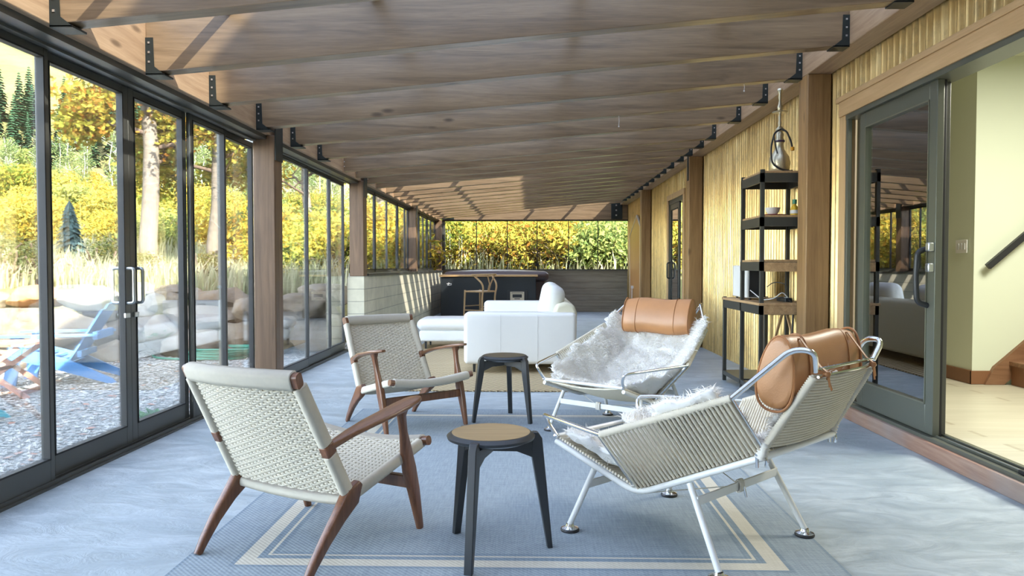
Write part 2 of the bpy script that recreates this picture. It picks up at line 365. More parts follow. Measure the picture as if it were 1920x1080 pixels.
t.bsdf(t.ramp(f, [(.3, (.055,.07,.022)), (.45, (.10,.105,.038)), (.58, (.155,.125,.05)), (.72, (.15,.085,.035))]), .95, t.bump(n2, .8, .2), spec=.1); M['meadow'] = t.m
# ------------------------------------------------------------------ world, camera, sun
SC.view_settings.view_transform = 'Standard'; SC.view_settings.look = 'None'; SC.view_settings.gamma = 1; SC.view_settings.use_curve_mapping = False
SC.view_settings.exposure = EXPO
SC.cycles.use_denoising = True
SC.cycles.max_bounces = 10; SC.cycles.transparent_max_bounces = 24; SC.cycles.diffuse_bounces = 5; SC.cycles.glossy_bounces = 4; SC.cycles.caustics_reflective = False; SC.cycles.caustics_refractive = False
SC.cycles.sample_clamp_indirect = 6
w = bpy.data.worlds.new('autumn_sky'); SC.world = w; w.use_nodes = True; nt = w.node_tree; bg = nt.nodes['Background']
sky = nt.nodes.new('ShaderNodeTexSky'); sky.sky_type = 'NISHITA'; sky.sun_disc = False; sky.sun_elevation = math.radians(40); sky.sun_rotation = math.radians(135); sky.altitude = 2000; sky.air_density = 1.0; sky.dust_density = 1.2
hs_ = nt.nodes.new('ShaderNodeHueSaturation'); hs_.inputs['Saturation'].default_value = .56; nt.links.new(sky.outputs[0], hs_.inputs['Color']); nt.links.new(hs_.outputs[0], bg.inputs[0]); bg.inputs[1].default_value = SKY
sl = bpy.data.lights.new('sun', 'SUN'); sl.energy = SUN; sl.angle = math.radians(.6); sl.color = (1, .93, .82)
so = bpy.data.objects.new('sun', sl); COL.objects.link(so)
sd = Vector((-1, 1, -1.07)).normalized(); so.rotation_euler = sd.to_track_quat('-Z', 'Y').to_euler(); so.location = (6, -6, 12)
cd = bpy.data.cameras.new('camera'); cd.sensor_width = 36; cd.lens = 1380/1920*36; cd.clip_end = 600; cd.clip_start = .05
co = bpy.data.objects.new('camera', cd); COL.objects.link(co); co.location = (0, 0, 1.11)
co.rotation_euler = (math.radians(90-1.6597), 0, math.radians(1.5358)); SC.camera = co

# ------------------------------------------------------------------ shell
AG, BG = -2.235, 2.145                      # inner faces of the two girders
ZL, ZR = 2.234, 2.61                        # their undersides
def zr(x): return ZL + (ZR-ZL)*(x-AG)/(BG-AG)
m = MB(); m.grid(lambda u, v: (lerp(-2.42, 2.42, u), lerp(-3, 18.2, v), 0), 2, 2); m.box(-2.42, 2.42, -3, 18.2, -.14, -.002); struct(m, 'floor', M['floor'], 'blue grey stamped concrete patio floor', smooth=0)

def fixed(o): return tag(o, None, None, None, 'structure')
# girders
m = MB(); m.box(-2.43, AG, -3.0, 18.1, ZL, ZL+.36); struct(m, 'beam_left', M['girder'], 'long wooden beam carrying the rafters above the glass wall', bevel=.006)
m = MB(); m.box(BG, 2.335, -3.0, 18.1, ZR, ZR+.36); struct(m, 'beam_right', M['girder'], 'long wooden beam carrying the rafters along the house wall', bevel=.006)
m = MB(); m.box(-2.2, 2.335, 18.0, 18.14, 2.255, 2.72); eb = struct(m, 'beam_end', M['beam'], 'deep wooden beam over the end window', bevel=.005)
m = MB(); m.box(-2.19, -1.9, 17.985, 18.0, 2.262, 2.70); a = m.build('bracket', M['hanger'], eb)
m = MB(); m.box(1.93, 2.2, 17.985, 18.0, 2.262, 2.70); b_ = m.build('bracket', M['hanger'], eb)
for par, x, zs in ((a, -1.98, (2.42,)), (b_, 2.05, (2.36, 2.48, 2.60))):
    m = MB()
    for z in zs: m.lathe([(0,0),(.02,0),(.02,.02),(0,.02)], (0,0,0), 10)
    mm = MB()
    for z in zs: mm.beam((x, 17.985, z), (x, 17.965, z), .035, .035)
    mm.build('bolt', M['bolt'], par)
# rafters
RY = [.85, 1.70, 2.54, 3.39, 4.24, 5.08, 5.95, 6.80, 7.66, 8.68, 9.29, 9.93, 10.5, 11.2, 11.84, 12.4, 13.0, 13.6, 14.3, 14.9, 15.5, 16.1, 16.7, 17.3]
RT, RH = .10, .30
for i, y in enumerate(RY):
    root = empty('ceiling_beam', (0, y, 0), 0, 'stained wooden rafter crossing the patio roof', None, 'roof rafters', 'structure')
    m = MB(); m.prism([(AG, ZL), (BG, ZR), (BG, ZR+RH), (AG, ZL+RH)], lambda u, v, a: (u, a, v), 0, RT)
    m.build('timber', M['beam'], root, bevel=.004)
    if y < 17:
        for sx, xx in ((1, AG), (-1, BG)):
            z0 = zr(xx); m = MB()
            fl = .05
            # face flange wrapping the beam and the strap on the girder
            m.prism([(xx, z0-.012), (xx+sx*.11, z0-.012+sx*.0), (xx+sx*.05, z0+.035), (xx+sx*.045, z0+.20), (xx, z0+.20)], lambda u, v, a: (u, a, v), -.005, -.001)
            m.prism([(xx, z0-.012), (xx+sx*.11, z0-.012), (xx+sx*.05, z0+.035), (xx+sx*.045, z0+.20), (xx, z0+.20)], lambda u, v, a: (u, a, v), RT+.001, RT+.005)
            m.box(min(xx, xx+sx*.11), max(xx, xx+sx*.11), -.005, RT+.005, z0-.016, z0-.006)
            if sx == 1 and y > 7.7: m = MB(); m.box(xx, xx+.012, -.002, RT+.002, z0-.008, z0+.20)
            h = m.build('joist_hanger', M['girder'] if (sx == 1 and y > 7.7) else M['hanger'], root, smooth=0)
            if y < 10:
                m = MB()
                for k in range(3): m.beam((xx+sx*.022, -.005, z0+.06+k*.055), (xx+sx*.022, -.010, z0+.06+k*.055), .011, .011)
                m.build('nail_head', M['bolt'], h)
# clear roof over the rafters
m = MB(); m.prism([(-2.5, ZL+RH-.02+.03), (2.335, ZR+RH+.03), (2.335, ZR+RH+.045), (-2.5, ZL+RH+.025)], lambda u, v, a: (u, a, v), -3.0, 18.3)
struct(m, 'ceiling', M['roofglass'], 'clear roof panels lying over the rafters', smooth=0)
for x in (-1.75, -.9, .3, 1.3):
    z = zr(x)+RH; m = MB(); m.box(x-.03, x+.03, -3.0, 18.2, z, z+.028); struct(m, 'roof_batten', M['girder'], None)
# unseen upper house storey, steps shaped to put sun and shade on the rafters
m = MB(); m.box(2.34, 9.0, -8, .6, 2.98, 6.8); m.box(2.34, 9.0, .6, 4.6, 2.98, 9.0); m.box(2.34, 9.0, 4.6, 14.5, 2.98, 5.12)
struct(m, 'wall_upper_shade', M['roofside'], 'unseen upper storey of the house, its steps shaped to shade the rafters', smooth=0)

m = MB(); m.box(-2.5, 2.42, -3.1, -3.0, 0, 3.0); struct(m, 'wall_front_blocker', M['block'], 'unseen pale wall added at the near end to block sky reflections', smooth=0)  # unseen wall added to keep bright sky out of the glass reflections
m = MB(); m.box(-2.5, -2.42, -3.0, .5, 0, 2.234); struct(m, 'wall_left_blocker', M['block'], 'unseen pale wall added beside the glass to block bright reflections', smooth=0)  # solid unseen stretch added to stop bright outdoor reflections in the end panes
# posts
def post(x0, x1, y0, y1, z0, z1, mat, label, plate=None, small=None):
    m = MB(); m.box(x0, x1, y0, y1, z0, z1); o = m.build('post', mat, bevel=.008)
    tag(o, label, 'post', None, 'structure'); return o
PL = [(6.27, 6.46), (9.6, 9.79), (13.98, 14.17), (17.9, 18.09)]
for i, (y0, y1) in enumerate(PL):
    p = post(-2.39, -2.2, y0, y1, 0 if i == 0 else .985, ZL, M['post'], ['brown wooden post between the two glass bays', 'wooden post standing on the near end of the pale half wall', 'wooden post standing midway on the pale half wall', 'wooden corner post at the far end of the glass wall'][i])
    if i < 3:
        m = MB(); m.box(-2.2, -2.192, y0+.005, y1+.0, ZL-.21, ZL+.30); pl = m.build('bracket', M['hanger'], p)
        m = MB()
        for z in (ZL+.15, ZL+.04, ZL-.05, ZL-.17):
            for yy in (y0+.06, y0+.135): m.beam((-2.192, yy, z), (-2.165, yy, z), .028, .028)
        m.build('bolt', M['bolt'], pl)
PR_ = []
PR = [(5.83, 6.02), (10.14, 10.33), (14.5, 14.69)]
for i, (y0, y1) in enumerate(PR):
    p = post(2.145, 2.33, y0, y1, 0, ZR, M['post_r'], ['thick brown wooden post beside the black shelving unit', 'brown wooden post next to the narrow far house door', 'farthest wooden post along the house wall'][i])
    PR_.append(p)
m = MB(); m.box(2.138, 2.145, 10.16, 10.25, ZR-.32, ZR+.22); pl = m.build('bracket', M['hanger'], PR_[1])
m = MB()
for z in (ZR-.26, ZR-.12, ZR+.02, ZR+.12): m.beam((2.138, 10.2, z), (2.12, 10.2, z), .028, .028)
m.build('bolt', M['bolt'], pl)

# right house wall : corrugated siding with door holes
def corrug(y0, y1, z0, z1):
    n = max(2, int((y1-y0)/.0085)); m = MB(); per = .08
    m.grid(lambda u, v: (2.356 - .017*math.cos(2*PI*lerp(y0, y1, u)/per), lerp(y0, y1, u), lerp(z0, z1, v)), n, 1); return m
wr = empty('wall_right', (0,0,0), 0, 'corrugated house wall along the patio', None, None, 'structure')
D1 = (1.6, 5.62)      # big sliding door incl. casing
D2 = (11.30, 12.72)   # far door incl. casing
for (a, b, z0, z1) in ((D1[1], D2[0], 0, ZR+.36), (D2[1], 18.1, 0, ZR+.36), (-3.0, D1[1], 2.375, ZR+.36), (D2[0], D2[1], 2.30, ZR+.36)):
    corrug(a, b, z0, z1).build('siding', M['corr'], wr, smooth=180)
m = MB(); m.box(2.385, 2.44, -3.0, D1[0], 0, 3.0); m.box(2.385, 2.44, D1[1], D2[0], 0, 3.0); m.box(2.385, 2.44, D2[1], 18.1, 0, 3.0); m.box(2.385, 2.44, D1[0], D1[1], 2.3, 3.0); m.box(2.385, 2.44, D2[0], D2[1], 2.25, 3.0); m.build('sheathing', M['roofside'], wr)
# casing of the sliding door
m = MB(); m.box(2.30, 2.385, 1.5, 5.62, 2.225, 2.335); m.box(2.292, 2.385, 1.5, 5.66, 2.335, 2.375); struct(m, 'trim_1', M['casing'], 'wooden head casing over the sliding door', bevel=.003)
m = MB(); m.box(2.31, 2.385, 5.52, 5.63, 0.0, 2.225); struct(m, 'trim_2', M['casing_v'], 'upright wooden casing beside the sliding door', bevel=.003)
m = MB(); m.box(2.29, 2.36, -1.0, 5.66, 0, .093); tr = struct(m, 'trim_3', M['curb'], 'weathered wooden curb board below the sliding door', bevel=.004)
m = MB()
for y in (3.1, 3.62, 4.15, 4.7, 5.22, 5.4):
    for z in (.03, .068): m.beam((2.29, y, z), (2.286, y, z), .009, .009)
m.build('screw_head', M['bolt'], tr)
# sliding door
dr = empty('door_1', (0,0,0), 0, 'charcoal framed sliding glass house door, half open', 'door', None, 'structure')
Z0, Z1 = .115, 2.225
m = MB(); m.box(2.315, 2.47, 1.5, 5.52, .075, .115); m.box(2.31, 2.47, 1.5, 5.52, Z1-.035, Z1); m.box(2.315, 2.345, 5.485, 5.52, .09, Z1); m.box(2.40, 2.47, 5.40, 5.52, .09, Z1)
m.box(2.355, 2.362, 1.5, 5.5, .115, .128); m.box(2.41, 2.417, 1.5, 5.5, .115, .128)
m.build('door_frame', M['alu_l'], dr, bevel=.002)
m = MB(); m.box(2.352, 2.356, 1.5, 4.2, .128, .134); m.box(2.395, 2.399, 1.5, 4.2, .128, .134); m.build('track', M['rail_al'], dr)
m = MB(); m.box(2.33, 2.36, 3.32, 3.42, .116, .14); m.box(2.34, 2.37, 3.52, 3.58, .116, .135); m.build('track_stop', M['gasket'], dr, bevel=.004)
def leaf(xa, xb, y0, y1, z0, z1, st, tp, bt, name, par, glassmat='glassd', fm='alu_l'):
    m = MB(); m.box(xa, xb, y0, y0+st, z0, z1); m.box(xa, xb, y1-st, y1, z0, z1); m.box(xa, xb, y0+st, y1-st, z0, z0+bt); m.box(xa, xb, y0+st, y1-st, z1-tp, z1)
    f = m.build(name, M[fm], par, bevel=.003)
    m = MB(); g = .008
    m.box(xa-.004, xb+.004, y0+st-.001, y0+st+g, z0+bt, z1-tp); m.box(xa-.004, xb+.004, y1-st-g, y1-st+.001, z0+bt, z1-tp); m.box(xa-.004, xb+.004, y0+st, y1-st, z0+bt-.001, z0+bt+g); m.box(xa-.004, xb+.004, y0+st, y1-st, z1-tp-g, z1-tp+.001)
    m.build('glazing_bead', M['bead'] if fm == 'alu_l' else M['gasket'], f)
    xm = (xa+xb)/2; m = MB(); m.box(xm-.003, xm+.003, y0+st, y1-st, z0+bt, z1-tp); m.build('pane', M[glassmat], f, smooth=0)
    return f
lf = leaf(2.335, 2.375, 4.33, 5.33, .125, 2.19, .085, .10, .17, 'sliding_panel', dr)
m = MB(); m.box(2.395, 2.45, 4.40, 4.46, .115, 2.19); m.build('fixed_stile', M['alu'], dr, bevel=.003)
m = MB(); m.box(2.375, 2.395, 4.34, 4.42, .115, 2.19); m.build('interlock', M['gasket'], dr, bevel=.003)
m = MB(); m.tube(arc_path([(2.335, 4.40, 1.22), (2.27, 4.40, 1.20), (2.262, 4.40, 1.05), (2.27, 4.40, .90), (2.335, 4.40, .88)], .05), .016, 10); hd = m.build('handle', M['black'], lf)
m = MB(); m.box(2.30, 2.335, 4.335, 4.375, 1.20, 1.25); m.box(2.30, 2.335, 4.335, 4.375, 1.08, 1.13); m.build('latch', M['bolt'], lf, bevel=.006)
# far house door
dr = empty('door_2', (0,0,0), 0, 'narrow glass house door between the far wooden posts', 'door', None, 'structure')
m = MB(); m.box(2.315, 2.385, 11.30, 11.40, 0, 2.22); m.box(2.315, 2.385, 12.62, 12.72, 0, 2.22); m.box(2.31, 2.385, 11.30, 12.72, 2.22, 2.31); m.build('casing', M['casing_v'], dr, bevel=.003)
m = MB(); m.box(2.33, 2.44, 11.40, 11.46, 0.05, 2.22); m.box(2.33, 2.44, 12.56, 12.62, 0.05, 2.22); m.box(2.33, 2.44, 11.40, 12.62, 2.15, 2.22); m.box(2.33, 2.44, 11.40, 12.62, .02, .09); m.build('door_frame', M['alu'], dr)
lf = leaf(2.34, 2.37, 11.78, 12.56, .09, 2.15, .08, .09, .14, 'sliding_panel', dr, 'glassd', 'alu'); 
m = MB(); m.box(2.39, 2.42, 11.46, 11.80, .09, 2.15); m.build('fixed_stile', M['alu'], dr)
m = MB(); m.tube(arc_path([(2.34, 12.52, 1.18), (2.29, 12.52, 1.17), (2.29, 12.52, .92), (2.34, 12.52, .91)], .04), .013, 8); m.build('handle', M['black'], lf)

# room beyond the sliding door
m = MB(); m.box(2.36, 9, 0, 9.5, -.02, .098); struct(m, 'floor_indoor', M['plank'], 'pale plank floor inside the house', smooth=0)
m = MB(); m.box(3.79, 3.9, 6.42, 9.5, .1, 2.92); struct(m, 'wall_indoor_left', M['paint'], 'cream wall beside the stairs seen through the open door', smooth=0)
m = MB(); m.box(3.9, 9, 6.42, 6.52, .1, 4.6); struct(m, 'wall_indoor_back', M['paint'], 'cream wall behind the stairs and handrail', smooth=0)
m = MB(); m.box(8.9, 9, 0, 6.5, .1, 4.6); m.box(2.6, 9, -.1, 0, .1, 4.6); m.box(2.44, 3.9, 9.4, 9.5, .1, 2.7); struct(m, 'wall_indoor_right', M['paint'], smooth=0)
m = MB(); m.box(2.44, 9, 0, 9.5, 2.9, 2.96); struct(m, 'ceiling_indoor', M['paint'], smooth=0)
m = MB(); m.box(3.775, 3.79, 6.40, 9.4, .1, .215); m.box(3.775, 3.98, 6.405, 6.42, .1, .215); struct(m, 'baseboard_indoor', M['basebd'], 'brown baseboard round the cream wall corner', bevel=.002)
st = empty('staircase', (3.98, 6.42, .1), 0, 'dark brown wooden stairs rising to the right behind the open door', 'stairs', None, 'structure')
m = MB(); m.prism([(-.10, 0), (.06, 0), (2.9, 2.42), (2.9, 2.72), (-.02, .23-.08)], lambda u, v, a: (u, a, v), -.04, -.0); m.build('stringer', M['stair'], st)
for k in range(11):
    m = MB(); m.box(.10+.25*k, .10+.25*k+.28, -1.15, -.04, .165+.205*k, .20+.205*k); m.build('tread', M['stair'], st)
m = MB(); 
for k in range(11): m.box(.12+.25*k, .14+.25*k, -1.14, -.04, .0+.205*k, .165+.205*k)
m.build('riser', M['basebd'], st)
hr = MB(); hr.beam((3.86, 6.34, 1.11), (6.2, 6.34, 3.15), .035, .05, side=(0,1,0)); hr = hr.build('handrail', M['black']); tag(hr, 'black sloping handrail on the cream stair wall', 'handrail', None, None)
m = MB(); m.beam((3.99, 6.34, 1.215), (3.99, 6.42, 1.19), .03, .03); m.build('bracket', M['black'], hr)
m = MB(); m.box(0, .17, 0, .008, 0, .115); sw = m.build('light_switch_plate', M['white'], loc=(3.80-.14+.0, 6.0, 0), bevel=.003)
sw.location = (3.782, 6.50, 1.23); sw.rotation_euler.z = PI/2; tag(sw, 'white switch plate with three rockers on the cream wall', 'light switch')
m = MB()
for k in range(3): m.box(.025+k*.045, .05+k*.045, -.0, .013, .03, .085)
m.build('rocker', M['wseam'], sw)
pl = bpy.data.lights.new('indoor_fill_light', 'AREA'); pl.energy = INFILL; pl.size = 1.2; pl.color = (1, .97, .85); po = bpy.data.objects.new('indoor_fill_light', pl); COL.objects.link(po); po.location = (3.9, 4.2, 2.85)  # unseen area light added to brighten the room behind the door

# left glazing
TR = M['alu']
tk = MB(); tk.box(-2.52, -2.395, .5, 6.47, 0, .012); tk.box(-2.42, -2.41, .5, 6.47, .012, .03); tk.box(-2.455, -2.445, .5, 6.47, .012, .03); tk.box(-2.52, -2.50, .5, 6.47, .012, .03)
tk.box(-2.52, -2.395, 6.47, 9.62, 0, .012)
for x in (-2.40, -2.42, -2.44, -2.46, -2.48, -2.50): tk.box(x-.005, x, 6.47, 9.62, .012, .028)
struct(tk, 'trim_4', M['alu'], 'black floor track of the sliding glass panels')
hd = MB(); hd.box(-2.52, -2.27, .5, 6.27, 2.20, 2.234); hd.box(-2.40, -2.36, .5, 6.27, 2.185, 2.20); hd.box(-2.52, -2.27, 6.46, 9.62, 2.20, 2.234); hd.box(-2.40, -2.37, 6.46, 9.62, 2.19, 2.20)
struct(hd, 'trim_5', M['alu'], 'black head track of the sliding glass panels')
edges0 = [.5, 1.95, 2.85, 3.64, 4.44, 5.19, 5.78, 6.44]
for k, (a, b) in enumerate(zip(edges0, edges0[1:])):
    w = empty('window_%d' % (k+1), (0,0,0), 0, None, None, None, 'structure')
    off = [0, -.035, 0, -.035, -.035, 0, -.035][k]; big = k in (3, 4)
    st_ = .062 if big else .036
    leaf(-2.45+off, -2.42+off, a-(.0 if big else .01), b+(.0 if big else .01), .022, 2.20, st_, .045, .115, 'sash', w, 'glass', 'alu')
    if big:
        yy = b-.05 if k == 3 else a+.05
        for sx in (1, -1):
            m = MB(); xh = -2.42+off if sx == 1 else -2.45+off
            m.tube(arc_path([(xh, yy, 1.10), (xh+sx*.05, yy, 1.10), (xh+sx*.05, yy, .89), (xh, yy, .89)], .02), .010, 8); m.build('handle', M['rail_al'], w)
        m = MB(); m.box(-2.42+off, -2.405+off, yy-.03, yy+.02, .80, .83); m.build('latch', M['rail_al'], w, bevel=.003)
w = empty('window_8', (0,0,0), 0, None, None, None, 'structure')
for k, (a, b) in enumerate(((6.47, 7.92), (7.90, 8.88), (8.86, 9.60))):
    leaf(-2.46-.02*k+.02, -2.435-.02*k+.02, a, b, .028, 2.20, .032, .03, .09, 'sash', w, 'glass', 'alu')
# half wall and its windows
m = MB(); m.box(-2.42, -2.2, 9.6, 18.2, 0, .985); m.box(-2.45, -2.18, 9.80, 18.05, .985, 1.02, 1); struct(m, 'wall_left', [M['block'], M['alu']], 'pale cast block half wall below the far side windows', smooth=0)
for wi, (ya, yb, eds) in enumerate(((9.79, 13.98, (9.79, 10.3, 10.98, 11.9, 12.85, 13.6, 13.98)), (14.17, 17.9, (14.17, 14.7, 15.3, 15.9, 16.5, 17.1, 17.9)))):
    w = empty('window_%d' % (9+wi), (0,0,0), 0, None, None, None, 'structure')
    for k, (a, b) in enumerate(zip(eds, eds[1:])):
        leaf(-2.36-.012*(k % 2), -2.34-.012*(k % 2), a-.008, b+.008, 1.03, 2.215, .022, .03, .04, 'sash', w, 'glass', 'alu')
    m = MB(); m.box(-2.42, -2.30, ya, yb, 2.215, 2.235); m.box(-2.42, -2.30, ya, yb, 1.02, 1.035); m.build('track', M['alu'], w)
# end wall
m = MB()
for k in range(7): m.box(-2.2, 2.42, 18.08 + .004*(k % 2), 18.2, .147*k+.004, .147*(k+1)-.002)
m.box(-2.2, 2.42, 18.10, 18.19, 0, 1.02); struct(m, 'wall_back', M['endwood'], 'grey horizontal board wall under the end window', bevel=.002)
w = empty('window_11', (0,0,0), 0, None, None, None, 'structure')
m = MB(); m.box(-2.2, 2.42, 18.02, 18.16, 1.02, 1.05); m.box(-2.2, 2.42, 18.05, 18.15, 2.225, 2.262); m.box(-2.2, -2.13, 18.05, 18.15, 1.05, 2.23); m.box(2.36, 2.44, 18.05, 18.15, 1.05, 2.23); m.build('window_frame', M['alu'], w)
ex = [-2.13, -1.36, -.60, .13, .90, 1.62, 2.40]
for k, (a, b) in enumerate(zip(ex, ex[1:])):
    m = MB(); m.box(a+.006, b-.006, 18.095, 18.105, 1.05, 2.23); p_ = m.build('pane', M['glass'], w, smooth=0)
    if k: 
        m = MB(); m.box(a-.010, a+.010, 18.088, 18.112, 1.05, 2.23); m.build('glazing_strip', M['gasket'], w)
for x in (.13, 2.30):
    m = MB(); m.box(x-.05, x-.01, 18.06, 18.095, 1.12, 1.19); m.box(x+.01, x+.05, 18.06, 18.095, 1.12, 1.19); m.build('latch', M['gasket'], w)

# hooks and cord stubs under the rafters
for (x, y, l) in ((.80, 6.80, .09), (1.7, 5.95, .05)):
    z = zr(x); m = MB(); m.tube([(0,0,0),(.003,0,-l*.5),(0,0,-l)], .0022, 6); m.lathe([(0,-l-.012),(.006,-l-.008),(.006,-l),(0,-l+.003)], (0,0,0), 8)
    tag(m.build('hanging_hook', M['white'], loc=(x, y+.04, z)), 'small pale hook hanging under the third rafter by the shelving' if l > .06 else 'short pale cord stub under a near rafter by the house wall', 'hook')
# ================================================================== furniture
# blue rug
m = MB(); X0, X1, Y0, Y1 = -1.31, 1.145, 2.46, 5.66; T = .007
rings = [(0, 2), (.012, 0), (.19, 2), (.208, 1), (.270, 2), (.300, 1), (.312, 2), (.335, 0)]
for k, (d, mt) in enumerate(rings):
    nd = rings[k+1][0] if k+1 < len(rings) else None
    a, b, c_, e = X0+d, X1-d, Y0+d, Y1-d
    if nd is None: m.add([(a,c_,T),(b,c_,T),(b,e,T),(a,e,T)], [(0,1,2,3)], mt)
    else:
        a2, b2, c2, e2 = X0+nd, X1-nd, Y0+nd, Y1-nd
        m.add([(a,c_,T),(b,c_,T),(b,e,T),(a,e,T),(a2,c2,T),(b2,c2,T),(b2,e2,T),(a2,e2,T)], [(0,1,5,4),(1,2,6,5),(2,3,7,6),(3,0,4,7)], mt)
m.add([(X0,Y0,0),(X1,Y0,0),(X1,Y1,0),(X0,Y1,0),(X0,Y0,T),(X1,Y0,T),(X1,Y1,T),(X0,Y1,T)], [(0,1,5,4),(1,2,6,5),(2,3,7,6),(3,0,4,7)], 2)
tag(m.build('area_rug', [M['rug_blue'], M['rug_cream'], M['rug_deep']], smooth=0), 'blue grey flatwoven rug with cream border lines under the four chairs', 'rug')
# jute rug
m = MB(); m.box(-1.55, .78, 6.50, 10.9, 0, .012)
jr = tag(m.build('jute_rug', M['jute'], bevel=.004), 'braided beige jute rug under the white sofa', 'rug')
m = MB()
for x in np.arange(-1.55, .78, .03): m.tube([(x, 6.50, .008), (x+.014, 6.478, .004)], .004, 4)
m.build('fringe', M['jute'], jr)

# ---------------- woven panel and wrapped rail helpers
def woven(name, fn, W, H, parent, mat, nw, nh, th=.0032, pitchfill=.80):
    """fn(u,v)->(point, normal); over-under weave of cord: nh rows across, nw columns up"""
    m = MB(); amp = .0048
    m.grid(lambda u, v: fn(u, v)[0]-fn(u, v)[1]*.001, 16, 12)
    for r in range(nh):
        v = (r+.5)/nh; pts = []; ns = []
        n = nw*2
        for k in range(n+1):
            u = k/n; p, nn = fn(u, v); s = math.cos(PI*u*nw + (PI if r % 2 else 0)); pts.append(p + nn*s*amp)
        hw = H/nh*.5*.84
        sec = [(math.cos(2*PI*q/6)*th, math.sin(2*PI*q/6)*hw) for q in range(6)]
        nn0 = fn(.5, v)[1]; m.sweep(pts, [sec], side=nn0, cap=False)
    for cidx in range(nw):
        u = (cidx+.5)/nw; pts = []
        n = nh*2
        for k in range(n+1):
            v = k/n; p, nn = fn(u, v); s = -math.cos(PI*v*nh + PI/2*0 + (0 if cidx % 2 else PI) + PI/2); pts.append(p + nn*s*amp*.8)
        hw = W/nw*.5*.74
        sec = [(math.cos(2*PI*q/6)*th*.9, math.sin(2*PI*q/6)*hw) for q in range(6)]
        m.sweep(pts, [sec], side=fn(u, .5)[1], cap=False)
    return m.build(name, mat, parent, smooth=180)
def wrapped(name, pts, w, h, parent, mat, pitch=.0065, side=(1,0,0), amp=.0013):
    pts = [Vector(p) for p in pts]; L = sum((a-b).length for a, b in zip(pts, pts[1:])); n = max(4, int(L/pitch*2)); out = []; secs = []
    cum = [0]
    for a, b in zip(pts, pts[1:]): cum.append(cum[-1]+(b-a).length)
    for k in range(n+1):
        d = L*k/n; j = max(i for i in range(len(pts)-1) if cum[i] <= d+1e-9); t = (d-cum[j])/(cum[j+1]-cum[j]); out.append(pts[j].lerp(pts[j+1], min(1, t)))
        e = amp if k % 2 else -amp; secs.append(rrect(w+2*e, h+2*e, min(w, h)*.38, 2))
    m = MB(); m.sweep(out, secs, side=side); return m.build(name, mat, parent, smooth=180)

